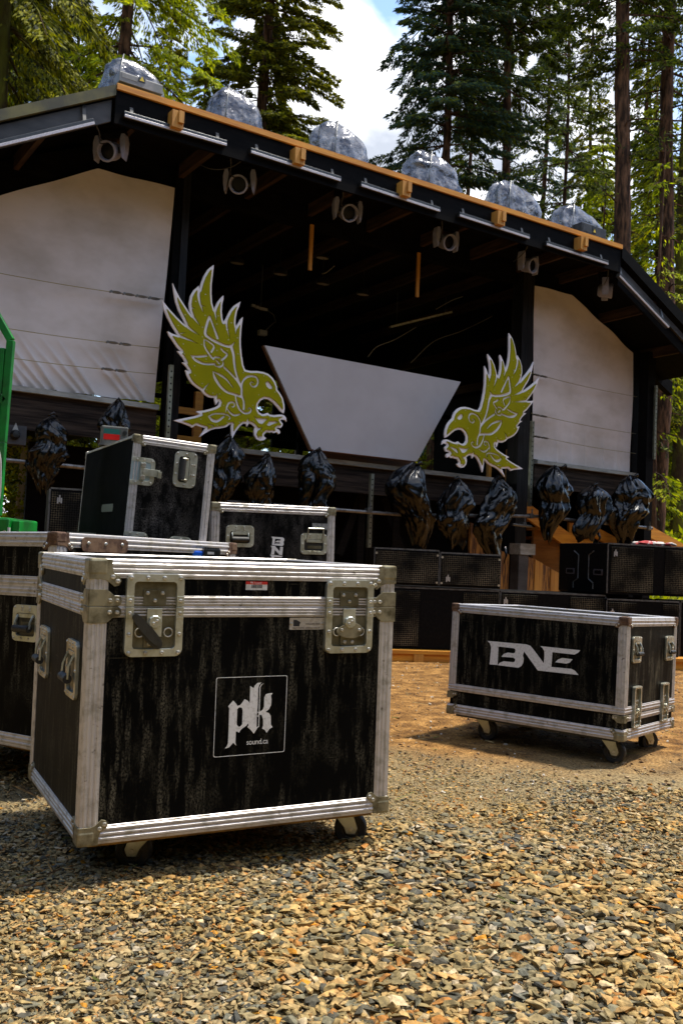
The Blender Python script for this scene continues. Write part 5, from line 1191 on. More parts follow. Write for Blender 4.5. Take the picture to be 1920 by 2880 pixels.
BG = [(128, 952, 1120, 118, -.25, 'bin bag slung low and sideways at the far left, under the ledge'), (275, 918, 1085, 84, .0, 'bin bag standing up behind the tall flight case'), (514, 1000, 1180, 84, .05, 'bin bag with a flared skirt just right of the tall flight case'),
      (612, 1042, 1215, 92, -.1, 'bin bag between the flared bag and the one at the board corner'), (734, 1032, 1225, 90, -.05, 'bin bag below the bottom left corner of the blank board'), (958, 1064, 1244, 100, -.10, 'large bin bag below the bottom right corner of the blank board'),
      (1046, 1098, 1246, 88, .05, 'bin bag in the middle of the three below the right bird'), (1142, 1092, 1274, 84, -.02, 'bin bag closest to the right post, under the right bird tail'), (1280, 1070, 1234, 86, -.12, 'bin bag just right of the right post under the small tarpaulin'),
      (1355, 1112, 1234, 78, .02, 'short bin bag in the middle under the small tarpaulin'), (1450, 1092, 1240, 84, -.2, 'bin bag at the far right end of the pipe')]
for i, (x, y0, y1, w_, ln, label) in enumerate(BG):
    p = PP(x * 1.2245, y0 * 1.2245, -.55); q = PP(x * 1.2245, y1 * 1.2245, -.55); e = PP((x + w_ * .5) * 1.2245, y0 * 1.2245, -.55); s = PP((x - w_ * .5) * 1.2245, y0 * 1.2245, -.55)
    bag(p, (e.x - s.x) * .82, p.z - q.z, 3.1 + i * 1.7, 'black ' + label, ln)
# pipe rail carrying them
pr_ = sthing('pipe_rail', PP(603, 1408, -.42), 'grey scaffold pipe running along below the deck with the bagged lights on it', 'pipe'); inv = lp(pr_)
g = G(); 
for (a, b) in (((4, 1293), (238, 1315)), ((600, 1408), (1133, 1448)), ((1133, 1448), (1510, 1452)), ((1510, 1452), (1832, 1486))):
    g = G(); g.cyl(inv @ PP(*a, -.42), inv @ PP(*b, -.42), .021, n=12); g.build('pipe', mat('scaffold_tube', (0.26, 0.25, 0.24), 0.4, 0.6, (0.12, 0.11, 0.10), scale=20), pr_, smooth=True, angle=50)
g = G()
g = G()
for (u, v) in ((1035, 1436), (1490, 1451), (1820, 1485), (1470, 1476)):
    c_ = inv @ PP(u, v, -.42); g.bbox(tuple(c_ - Vector((.03, .035, .03))), tuple(c_ + Vector((.03, .035, .03))), .006); g.cyl(c_ + Vector((0, -.03, .03)), c_ + Vector((0, -.03, .09)), .010, n=6)
g.cyl(inv @ PP(1440, 1475, -.46), inv @ PP(1493, 1481, -.46), .018, n=12)
g.build('clamp', m_tb, pr_)
m_perf = mat('perforated_steel', (0.20, 0.21, 0.14), 0.4, 0.6, (0.30, 0.31, 0.25), scale=12)
for (a, b, label) in (((1053, 1333), (1039, 1540), 'perforated steel upright standing below the deck right of the middle'), ((490, 1027), (472, 1245), 'perforated steel upright beside the left post, below the left bird'), ((1502, 1184), (1491, 1424), 'perforated steel upright in front of the right post'), ((1843.5, 1083), (1840, 1291), 'perforated steel upright at the far right end of the stage')):
    p, q = PP(*b, -.28), PP(*a, -.28); r = sthing('perforated_upright', p, label, 'steel upright', 'perforated steel uprights on the stage front'); h_ = q.z - p.z; w_ = .042
    g = G(); g.box((-w_ / 2, 0, 0), (w_ / 2, .004, h_)); g.box((-w_ / 2, .0042, 0), (-w_ / 2 + .004, .04, h_)); g.box((w_ / 2 - .004, .0042, 0), (w_ / 2, .04, h_)); g.build('channel', m_perf, r)
    g = G(); k = .04
    while k < h_ - .02: g.cyl((0, -.0005, k), (0, .002, k), .010, n=8); k += .062
    g.build('punched_holes', mat('hole_black', (0.004, 0.004, 0.004), 0.9), r)
# foil / clear plastic covered lights on top of the roof
m_foil = mat('clear_plastic_cover', (0.30, 0.295, 0.31), 0.18, 0.35, (0.06, 0.065, 0.09), scale=7, stretch=(1, 1, 1), ramp=(.4, .6), bump=.9, bscale=9, bdist=.03, detail=3, spec=.7, alpha=.72)
def cover(u, v0, v1, wpx, seed, label, box=None):
    x, z1 = PS(u, v0, -.62); _, z0 = PS(u, v1, -.62); wd = abs(PS(u + wpx / 2, v0, -.62)[0] - PS(u - wpx / 2, v0, -.62)[0]); z0 = min(z0, zr(x)) - .02; h_ = (z1 - z0) * .94; cr0 = random.Random(seed); cdirs = [(Vector((cr0.gauss(0, 1), cr0.gauss(0, 1), cr0.gauss(0, .6))).normalized(), f_, a_, cr0.random()) for f_, a_ in ((.7, .09), (1.2, .08), (1.7, .05), (2.6, .02))]
    r = sthing('covered_light', (x, -.60, z0), label, 'covered stage light', 'plastic covered lights on the roof'); n1, n2 = 56, 36; V = []
    for j in range(n2):
        t = j / (n2 - 1)
        for i in range(n1):
            a = 2 * math.pi * i / n1; ca, sa = math.cos(a), math.sin(a); k = (abs(ca) ** 5 + abs(sa) ** 5) ** (-1 / 5)
            pr = math.cos(min(1, max(0, (t - .18) / .82)) ** 3.2 * math.pi / 2 * .99) ** .6 * (1.02 - .26 * t); q = Vector((ca * 1.3 + seed, sa * 1.3, t * 2))
            k *= 1 + crumple(q * 1.2, cdirs)
            V.append((ca * k * wd / 2 * pr + .05 * wd * math.sin(seed), sa * k * .19 * pr, h_ * t * (.96 + .05 * noise.noise(q * 2.2)) - .20 * (ca * k * wd / 2 * pr) * t ))
    F = [(j * n1 + i, j * n1 + (i + 1) % n1, (j + 1) * n1 + (i + 1) % n1, (j + 1) * n1 + i) for j in range(n2 - 1) for i in range(n1)] + [tuple((n2 - 1) * n1 + i for i in range(n1))]
    g = G(); g.add(V, F); g.build('plastic_cover', m_foil, r, smooth=True, angle=60)
    g = G(); g.bbox((-wd * .33, -.12, 0), (wd * .30, .12, h_ * .34), .01); g.bbox((-wd * .12, -.08, h_ * .34), (wd * .12, .08, h_ * .70), .03); g.build('enclosed_fixture', m_blackp, r)
    g = G(); g.tube([(-wd * .3, -.2, 0), (-wd * .28, -.205, h_ * .5), (-wd * .2, -.14, h_ * .92), (-wd * .12, 0, h_ * 1.0)], .006, 5); g.build('cord', m_tb, r, smooth=True)
    if box:
        (u0, va, u1, vb, col) = box; a = lp(r) @ PP(u0, va, -.93); b = lp(r) @ PP(u1, vb, -.93)
        g = G(); zb_ = min(a.z, b.z); g.bbox((a.x, a.y, b.z - .03), (b.x, a.y + .2, b.z + (a.z - b.z) * .70), .006); m1 = (a.x + b.x) / 2
        g.box((a.x + .02, a.y - .003, b.z + .01), (m1 - .04, a.y + .001, b.z + (a.z - b.z) * .6)); bb = g.build('fixture_base', col, r)
        g = G(); g.box((m1 - .03, a.y - .004, b.z + .02), (m1 + .035, a.y + .001, b.z + (a.z - b.z) * .66)); g.build('socket', m_blackp, bb)
        g = G(); g.prism([[(m1 - .02, b.z + .03), (m1 + .025, b.z + .03), (m1 + .003, b.z + .075)]], 0, .002, 0, Matrix.Translation((0, a.y - .005, 0)) @ XZ); g.build('warning_mark', mat('yellow_mark', (.6, .45, .02), .5), bb)
fb = mat('grey_metal_box', (0.15, 0.15, 0.14), .5, .3, (.22, .21, .20), scale=9)
cover(372, 160, 250, 178, 1.2, 'plastic covered light with a pale grey base box at the left roof corner', (338, 190, 458, 258, fb))
cover(661, 240, 345, 150, 2.6, 'silvery plastic covered light, second from the left roof corner')
cover(964, 341, 437, 152, 4.3, 'plastic covered light with a pointed top, third from the left roof corner'); cover(1228, 426, 525, 158, 5.1, 'plastic covered light, fourth from the left roof corner')
cover(1446, 509, 600, 145, 6.7, 'plastic covered light, fifth from the left roof corner'); cover(1622, 575, 660, 140, 8.2, 'plastic covered light with a dark base box at the right roof corner', (1636, 612, 1703, 672, mat('dark_metal_box', (0.02, 0.022, 0.025), .5, .2, (.04, .04, .04), scale=9)))

# things hanging inside
for (a, b, label) in (((877, 632), (871, 760), 'short raw timber slat hanging from the header, left one'), ((1177, 711), (1176, 836), 'short raw timber slat hanging from the header, right one')):
    p, q = PP(*a, .02), PP(*b, .02); o = G(); o.box((-.022, -.012, q.z - p.z), (.022, .012, 0)); ob = o.build('hanging_batten', m_woodv); ob.matrix_world = MS @ Matrix.Translation(p); tag(ob, label, 'timber batten', 'timber battens hanging from the header')
m_lamp = mat('lamp_face', (0.50, 0.42, 0.37), .4, 0, (.22, .18, .16), scale=50)
for i, ((u, v), label) in enumerate((((667, 741), 'round ceiling lamp nearest the left post'), ((788, 772), 'round ceiling lamp second from the left post'), ((906, 726), 'brightest round ceiling lamp beside the left hanging slat'), ((907, 799), 'round ceiling lamp below the left hanging slat'), ((1020, 829), 'round ceiling lamp furthest right, above the blank board'))):
    p = PP(u, v, 1.6); r = sthing('ceiling_lamp', p, label, 'ceiling lamp', 'round lamps under the stage ceiling')
    g = G(); g.lathe([(.0001, .0), (.085, 0), (.095, .01), (.09, .05), (.05, .09), (.0001, .10)], 20, 0, Matrix.Rotation(rad(8), 4, 'X')); g.build('shade', m_blackp, r, smooth=True, angle=40)
    g = G(); g.lathe([(.0001, -.004), (.08, -.002), (.084, .001)], 20, 0, Matrix.Rotation(rad(8), 4, 'X')); g.build('lamp_face', mat('pale_lamp_face', (.5, .45, .36), .4) if i == 2 else m_lamp, r)
    g = G(); g.cyl((0, 0, .1), (0, 0, zr(p.x) - .12 - p.z), .006, n=6); g.build('hanger', m_blackp, r)
p, q = PP(1096, 920, 2.0), PP(1268, 878, 2.0); r = sthing('led_tube', p, 'thin pale light tube hanging at an angle inside the stage', 'light tube')
d = q - p; g = G(); g.bar((0, 0, 0), d, .05, .035); g.build('housing', m_tb, r); g = G(); g.bar(Vector((0, -.027, 0)), d + Vector((0, -.027, 0)), .004, .03); g.build('lens', mat('tube_face', (.85, .82, .55), .4, 0, (.35, .33, .2), scale=60), r)
g = G(); g.cyl(d * .1, d * .1 + Vector((0, 0, .5)), .004, n=5); g.cyl(d * .9, d * .9 + Vector((0, 0, .5)), .004, n=5); g.build('hanger', m_tb, r)
for (pts, label) in ((((992, 708), (955, 735), (920, 765), (905, 770)), 'short loose cable beside the brightest ceiling lamp'), (((1381, 768), (1330, 820), (1270, 845), (1225, 870)), 'pale cable sagging under the ceiling above the light tube'), (((1447, 841), (1390, 885), (1300, 930), (1220, 960), (1155, 1020)), 'longest pale cable looping down behind the blank board'), (((1170, 920), (1110, 955), (1060, 975), (1034, 1004)), 'pale cable trailing down from the light tube')):
    g = G(); o0 = PP(*pts[0], 1.8); pp = [PP(*p, 1.8) - o0 for p in pts]; sm = cr_spline([tuple(p) for p in pp], 6); g.tube([tuple(p) for p in sm], .006, 5); o = g.build('cable', mat('pale_cable', (.50, .44, .32), .5), smooth=True); o.matrix_world = MS @ Matrix.Translation(o0); tag(o, label, 'cable', 'cables under the stage ceiling')
# amp box at far left under the ledge
p = PP(8, 1248, -.2); q = PP(73, 1201, -.2); r = sthing('wall_fixture', p, 'grey box with a black round knob under the left ledge', 'control box')
g = G(); g.bbox((0, -.05, 0), (q.x - p.x, .1, q.z - p.z), .004); g.build('housing', m_grey, r); g = G(); g.lathe([(.045, 0), (.045, .03), (.03, .06), (.0001, .062)], 18, 0, Matrix.Translation(((q.x - p.x) * .45, -.05, (q.z - p.z) * .5)) @ Matrix.Rotation(rad(90), 4, 'X')); g.build('knob', m_blackp, r, smooth=True, angle=40)
g = G(); c_ = ((q.x - p.x) * .45, -.075, (q.z - p.z) * .85); g.add([(c_[0] - .03, c_[1], c_[2] - .03), (c_[0] + .03, c_[1], c_[2] - .03), (c_[0], c_[1] + .03, c_[2] - .03), (c_[0], c_[1], c_[2] + .05)], [(0, 1, 3), (1, 2, 3), (2, 0, 3), (0, 2, 1)]); g.build('shade', m_ledge, r)

# ------------------------------------------------------------------ stairs behind the speakers on the right
st = sthing('staircase', PP(1487, 1436, .5), 'raw timber stairs going up behind the right speakers', 'stairs'); inv = lp(st)
for (a, b, y, w_, th) in (((1470, 1430), (1625, 1542), .3, .05, .20), ((1655, 1488), (1760, 1545), .5, .05, .16), ((1815, 1490), (1960, 1570), .1, .05, .17)):
    g = G(); A, B = inv @ PP(*a, y), inv @ PP(*b, y); g.bar(A, B, th, w_, (0, 1, 0)); g.build('stringer', m_wood, st)
for k in range(4):
    g = G(); P = inv @ PP(1500 + 36 * k, 1462 + 26 * k, .5); g.box(tuple(P - Vector((.16, .0, .02))), tuple(P + Vector((.14, .9, .02)))); g.build('tread', m_wood, st)
g = G(); A, B = inv @ PP(1500, 1490, .62), inv @ PP(1572, 1700, .62); g.box((A.x, A.y, B.z), (B.x, A.y + .04, A.z)); g.build('side_panel', mat('shaded_board', (.20, .085, .02), .7, 0, (.30, .14, .03), scale=4, stretch=(.5, 3, 6)), st)  # side panel in dark orange-brown
g = G(); A, B = inv @ PP(1600, 1470, .55), inv @ PP(1665, 1560, .55); g.box((A.x, A.y, B.z), (B.x, A.y + .04, A.z)); g.build('side_panel', m_wood, st)

# ------------------------------------------------------------------ loudspeakers on a timber platform
SN = Vector((math.sin(.15), -math.cos(.15), 0)); SP0 = on_depth(1110, 1823, 8.2); ZP = SP0.z
m_grille = bpy.data.materials.new('perforated_grille'); m_grille.use_nodes = True
_t = m_grille.node_tree; _b = _t.nodes['Principled BSDF']; _b.inputs['Roughness'].default_value = .5; _b.inputs['Specular IOR Level'].default_value = .1
_tc = _t.nodes.new('ShaderNodeTexCoord'); _mp = _t.nodes.new('ShaderNodeMapping'); _mp.inputs['Scale'].default_value = (1, 0.0, 1); _t.links.new(_tc.outputs['Object'], _mp.inputs[0])
_v = _t.nodes.new('ShaderNodeTexVoronoi'); _v.inputs['Scale'].default_value = 58; _v.inputs['Randomness'].default_value = .12; _t.links.new(_mp.outputs[0], _v.inputs['Vector'])
_r = _t.nodes.new('ShaderNodeValToRGB'); _r.color_ramp.elements[0].position = .42; _r.color_ramp.elements[1].position = .50; _r.color_ramp.elements[0].color = (.001, .001, .001, 1); _r.color_ramp.elements[1].color = (.055, .05, .04, 1); _t.links.new(_v.outputs['Distance'], _r.inputs[0])
_n = _t.nodes.new('ShaderNodeTexNoise'); _n.inputs['Scale'].default_value = 4; _n.inputs['Detail'].default_value = 8; _t.links.new(_tc.outputs['Object'], _n.inputs['Vector'])
_r2 = _t.nodes.new('ShaderNodeValToRGB'); _r2.color_ramp.elements[0].position = .42; _r2.color_ramp.elements[1].position = .68; _r2.color_ramp.elements[0].color = (.22, .22, .22, 1); _r2.color_ramp.elements[1].color = (2.6, 2.4, 1.9, 1); _t.links.new(_n.outputs['Fac'], _r2.inputs[0])
_m = _t.nodes.new('ShaderNodeMix'); _m.data_type = 'RGBA'; _m.blend_type = 'MULTIPLY'; _m.inputs[0].default_value = 1; _t.links.new(_r.outputs[0], _m.inputs[6]); _t.links.new(_r2.outputs[0], _m.inputs[7]); _t.links.new(_m.outputs[2], _b.inputs['Base Color'])
m_cab = mat('speaker_cabinet', (0.0015, 0.0015, 0.0018), .6, 0, (.005, .0045, .004), scale=40, bump=.3, bscale=150, bdist=.001, spec=.08)
m_edge = mat('worn_cabinet_edge', (0.10, 0.10, 0.095), .5, .2, (.03, .03, .028), scale=20, ramp=(.45, .65))
def speaker(u0, u1, z0, z1, off, label, layout, depth=.6, ztext=None, group='black loudspeakers at the foot of the stage', badge=None, plane=None):
    P0 = SP0 + SN * off; A = on_plane(u0, 1700, P0, SN); B = on_plane(u1, 1700, P0, SN); ax = Vector((-SN.y, SN.x, 0)); W = (B - A).dot(ax)
    M = frame((A.x, A.y, z0), ax, -SN, Vector((0, 0, 1))); r = thing('loudspeaker', M, label, 'loudspeaker', group); h_ = z1 - z0 - .004; e = .012
    g = G(); g.bbox((0, 0, 0), (W - .004, depth, h_), .006); g.build('cabinet', m_cab, r)
    g = G(); g.box((.004, -.003, h_ - e), (W - .008, .004, h_ + .0012)); g.box((-.0012, -.003, .01), (e * .6, .004, h_ - e)); g.box((W - .004 - e * .6, -.003, .01), (W - .0028, .004, h_ - e)); g.build('edge_trim', m_edge, r)
    for (a, b, kind) in layout:
        g = G()
        if kind == 'g': g.bbox((W * a + .012, -.008, .025), (W * b - .012, .0, h_ - .03), .003); g.build('grille', m_grille, r)
        if kind == 'd': g.box((W * a + .012, -.012, .02), (W * b - .012, .0, h_ - .025)); g.build('grille', m_grille, r); 
        if kind == 's':
            for sx in (a, b): 
                for sz in (.10, .85): g.cyl((W * sx, -.016, h_ * sz), (W * sx, -.008, h_ * sz), .010, n=8)
            g.build('bolt', m_rivet, r)
        if kind == 'h':
            g.prism([rrect(W * a, h_ * .36, W * b, h_ * .46, .012, 3)], 0, .006, 0, Matrix.Translation((0, -.001, 0)) @ XZ); g.build('handle', mat('worn_recess', (.05, .045, .05), .5), r)
        if kind == 'r':    # raised ribs on the cabinet side
            g.tube([(W * a, -.002, h_ * .1), (W * a, -.002, h_ * .22), (W * b, -.002, h_ * .3), (W * b, -.002, h_ * .75), (W * a, -.002, h_ * .83)], .006, 5); g.build('side_rib', m_cab, r)
    if badge:
        bx, bz = badge; g = G(); x, z = W * bx, h_ * bz
        for (dx, dz, w_, hh) in ((0, 0, .011, .045), (.013, .012, .010, .052), (.025, .004, .011, .04)): g.box((x + dx, -.016, z + dz), (x + dx + w_, -.0125, z + dz + hh))
        g.build('badge', mat('badge_silver', (.5, .5, .52), .3, .6), r)
    return r
zS = on_plane(1404, 1660, SP0, SN).z; zS2 = zS + 0.02
speaker(1020, 1404, ZP, zS, 0, 'long black subwoofer at floor level behind the near flight case', [(0, .42, 'g'), (.72, 1, 'g')], .65, badge=(.72, .5))
speaker(1405, 1703, ZP, zS, .01, 'black subwoofer at floor level in the middle, behind the low BNE case', [(0, .36, 'g'), (.64, 1, 'g')], .65, badge=(.03, .78))
speaker(1704, 1911, ZP, zS - .03, .06, 'black subwoofer at floor level at the far right', [(0, .42, 'g'), (.75, 1, 'g')], .65, badge=(.05, .70))
zT = on_plane(1231, 1551, SP0, SN).z
speaker(1046, 1231, zS + .012, zT + .015, .02, 'wide black top speaker, left one of the pair on the long subwoofer', [(0, 1, 'd'), (.03, .96, 's')], .4)
speaker(1232, 1405, zS + .012, zT, .02, 'wide black top speaker with a silver badge, right one of the pair', [(0, 1, 'd'), (.03, .96, 's')], .4, badge=(.1, .14))
zU = on_plane(1704, 1527, SP0, SN).z
cn = on_plane(1706, 1600, SP0 + SN * .05, SN); bz0 = zS + .006
r = thing('loudspeaker', Matrix.Translation((cn.x, cn.y, bz0)) @ Rz(.30), 'big black speaker with two side handles, stacked on top at the far right', 'loudspeaker', 'black loudspeakers at the foot of the stage')
h_ = zU - bz0; W = 1.05; Dp = .84
g = G(); g.bbox((0, 0, 0), (W, Dp, h_), .008); g.build('cabinet', m_cab, r)
g = G(); g.box((.005, -.003, h_ - .012), (W, .004, h_ + .0012)); g.build('edge_trim', m_edge, r); g = G(); g.box((-.0015, -.003, .01), (.008, .004, h_ - .012)); g.build('edge_trim', m_edge, r)
for a, b in ((.03, .47), (.58, 1.0)): g = G(); g.bbox((W * a, -.008, .025), (W * b - .012, .0, h_ - .03), .003); g.build('grille', m_grille, r)
for y in (.14, .62):
    T = Matrix.Translation((0, y, 0)) @ frame((0, 0, 0), Vector((0, -1, 0)), Vector((0, 0, 1)), Vector((-1, 0, 0)))
    g = G(); g.prism([rrect(-.075, h_ * .36, .075, h_ * .48, .012, 3)], .0005, .006, 0, T); o = g.build('handle', mat('worn_recess', (.05, .045, .05), .5), r); g = G(); g.prism([rrect(-.055, h_ * .385, .055, h_ * .455, .010, 3)], .0065, .008, 0, T); g.build('recess', m_black, o)
for y0, y1 in ((.22, .30), (.56, .48)):
    g = G(); g.tube([(-.002, y0, h_ * .08), (-.002, y0, h_ * .20), (-.002, y1, h_ * .28), (-.002, y1, h_ * .76), (-.002, y0, h_ * .84)], .007, 5); g.build('side_rib', m_edge, r)
g = G()
for (dx, dz, w_, hh) in ((0, 0, .011, .045), (.013, .012, .010, .052), (.025, .004, .011, .04)): g.box((.06 + dx, -.012, h_ - .12 + dz), (.06 + dx + w_, -.0085, h_ - .12 + dz + hh))
g.build('badge', MATS['badge_silver'], r)
speaker(1912, 1990, ZP - .03, zS - .03, -.10, 'plain black cabinet end at the right edge, beside the far right subwoofer', [(.2, .8, 'g')], .5)
# left one under the wing
A = on_depth(140, 1370, 7.0); B = on_depth(236, 1376, 7.0); C_ = on_depth(104, 1395, 7.6)
yaw_ = math.atan2(0.35, 1); r = thing('loudspeaker', Matrix.Translation((A.x, A.y, 0)) @ Rz(yaw_), 'tall black speaker with a silver badge left of the tall flight case', 'loudspeaker', 'black loudspeakers at the foot of the stage'); W = (B - A).length * 1.1; h_ = A.z
g = G(); g.bbox((0, 0, 0), (W, .6, h_), .006); g.build('cabinet', m_cab, r); g = G(); g.box((.01, -.004, h_ - .012), (W - .01, .004, h_ + .001)); g.box((-.001, -.004, .01), (.012, .004, h_ - .012)); g.build('edge_trim', m_edge, r)
g = G(); g.box((.02, -.008, .03), (W - .02, -.0, h_ - .03)); g.build('grille', m_grille, r)
g = G()
for (dx, dz, w_, hh) in ((0, 0, .011, .045), (.013, .012, .010, .052), (.025, .004, .011, .04)): g.box((.06 + dx, -.012, h_ - .12 + dz), (.06 + dx + w_, -.0085, h_ - .12 + dz + hh))
g.build('badge', MATS['badge_silver'], r)
# platform
ax = Vector((-SN.y, SN.x, 0)); A = on_plane(960, 1850, SP0 + SN * .12, SN); B = on_plane(1990, 1860, SP0 + SN * .12, SN); W = (B - A).dot(ax)
pf = thing('timber_platform', frame((A.x, A.y, 0), ax, -SN, Vector((0, 0, 1))), 'low raw yellow timber platform under the row of subwoofers', 'platform')
g = G(); g.box((0, 0, ZP - .035), (W, .95, ZP - .004)); g.build('top_board', m_wood, pf); g = G(); g.box((0.01, .02, -.02), (W * .2 , .06, ZP - .037)); g.box((W * .2 + .05, .02, -.02), (W, .06, ZP - .037)); g.build('front_board', m_wood, pf); g = G()
g.box((W * .2 - .04, .0, -.02), (W * .2 + .045, .019, ZP - .037)); g.build('support_block', m_woodv, pf)
# red gloves on the right speaker
P = on_plane(1830, 1532, SP0 - SN * .35, SN); P.z = zU + .02; r = thing('work_glove', P, 'crumpled red and white gloves lying on the big right speaker', 'gloves'); 
g = G(); bm = bmesh.new(); bmesh.ops.create_icosphere(bm, subdivisions=4, radius=.5)
for v in bm.verts: v.co = Vector((v.co.x * .34, v.co.y * .12, v.co.z * .06)) * (1 + .35 * noise.noise(v.co * 5))
g.add([v.co.copy() for v in bm.verts], [[q.index for q in f.verts] for f in bm.faces]); bm.free(); g.build('cuff', mat('red_cloth', (.35, .02, .02), .8, 0, (.5, .45, .4), scale=14, ramp=(.5, .55)), r, smooth=True)
for k in range(4): g = G(); g.tube([(.12 + .0 * k, -.03 + .02 * k, 0), (.18, -.035 + .025 * k, .015), (.23, -.03 + .024 * k, .0)], [.013, .012, .008], 7); g.build('finger', MATS['red_cloth'], r, smooth=True)

# ------------------------------------------------------------------ green machine at the left edge
m_green = mat('green_machine_paint', (0.0, 0.20, 0.018), .4, 0, (0.004, 0.09, 0.010), scale=5)
GY = 4.9; O = on_depth(0, 1500, GY); gm = thing('lift_platform', Matrix.Translation(O), 'bright green lift machine frame at the left edge of the picture', 'lift machine')
def gp(u, v, y=GY): return on_depth(u, v, y) - O
g = G()
for (a, b) in (((-90, 740), (32, 958)), ((32, 958), (8, 1245)), ((8, 1245), (-6, 1450)), ((-60, 1060), (16, 1130)), ((-90, 870), (-70, 1400)), ((8, 980), (-12, 1240))): g.bar(gp(*a), gp(*b), .038, .038, (0, 1, 0))
g.build('guard_rail', m_green, gm, bevel=.004)
g = G(); a, b = gp(-90, 1451), gp(42, 1530); g.bbox((a.x, -.02, b.z - .8), (b.x - .03, .45, a.z), .012); g.bbox((b.x - .028, .02, b.z - .2), (b.x + .012, .1, a.z - .012), .006); g.build('body', m_green, gm)
g = G(); g.cyl(gp(18, 1496) + Vector((0, -.03, 0)), gp(18, 1496) + Vector((0, 0, 0)), .008, n=10); g.build('bolt', m_rivet, gm)
g = G(); g.box(tuple(gp(27, 1500) + Vector((0, -.03, -.05))), tuple(gp(33, 1500) + Vector((0, -.021, .03)))); g.build('sticker', MATS['sticker_white'], gm)
g = G(); sm = cr_spline([tuple(gp(*p)) for p in ((0, 1255), (8, 1292), (9, 1340), (6, 1400), (-6, 1445))], 6); g.tube([tuple(p + np.array([0, -.04, 0])) for p in sm], .008, 8); g.build('hose', mat('pale_hose', (.35, .3, .28), .5), gm, smooth=True)

# ------------------------------------------------------------------ trees
m_bark = mat('conifer_bark', (0.022, 0.011, 0.006), .9, 0, (0.12, 0.058, 0.030), scale=5, stretch=(2.5, 2.5, .5), ramp=(.42, .62), bump=1, bscale=9, bstretch=(3, 3, .5), bdist=.04, spec=.15)
m_moss = mat('mossy_bark', (0.10, 0.10, 0.012), .95, 0, (0.045, 0.028, 0.015), scale=1.6, stretch=(2, 2, .8), ramp=(.40, .60), bump=1, bscale=9, bdist=.04, spec=.1)
m_birch = mat('pale_bark', (0.50, 0.45, 0.38), .8, 0, (.25, .2, .12), scale=6, stretch=(1, 1, .6), ramp=(.5, .7))
def leafmat(name, cols, tl):
    M = island_mat(name, cols, .75, 0, mottle=.35, mscale=1.2); t = M.node_tree; n = t.nodes; l = t.links; b = n['Principled BSDF']
    src = b.inputs['Base Color'].links[0].from_socket; tr = n.new('ShaderNodeBsdfTranslucent'); l.new(src, tr.inputs[0]); ms = n.new('ShaderNodeMixShader'); ms.inputs[0].default_value = tl
    l.new(b.outputs[0], ms.inputs[1]); l.new(tr.outputs[0], ms.inputs[2]); l.new(ms.outputs[0], n['Material Output'].inputs[0]); return M
LM = {'dark': leafmat('dark_needles', [((.085, .115, .006), 4), ((.035, .055, .008), 3), ((.15, .18, .006), 3), ((.010, .020, .006), 2)], .4),
      'olive': leafmat('olive_needles', [((.20, .20, .003), 4), ((.085, .10, .004), 3), ((.33, .31, .004), 2), ((.018, .026, .004), 2)], .45),
      'lime': leafmat('lime_needles', [((.34, .40, .003), 4), ((.20, .25, .003), 3), ((.55, .55, .006), 2), ((.06, .09, .004), 1.5)], .5),
      'blue': leafmat('bluish_needles', [((.05, .09, .04), 4), ((.025, .05, .035), 3), ((.13, .155, .010), 3), ((.07, .14, .12), 1)], .4)}
def leaves(P, D, Ln, Wd, rg):
    """flat pointed sprays: P base (n,3), D direction (n,3), length, width"""
    n = len(P); up = rg.normal(size=(n, 3)); S = np.cross(D, up); S /= np.linalg.norm(S, axis=1, keepdims=True) + 1e-9
    a = P; b = P + D * (Ln * .45)[:, None] + S * (Wd / 2)[:, None]; c = P + D * Ln[:, None]; d = P + D * (Ln * .45)[:, None] - S * (Wd / 2)[:, None]
    V = np.stack([a, b, c, d], 1).reshape(-1, 3); F = np.arange(n * 4).reshape(n, 4); return V, F
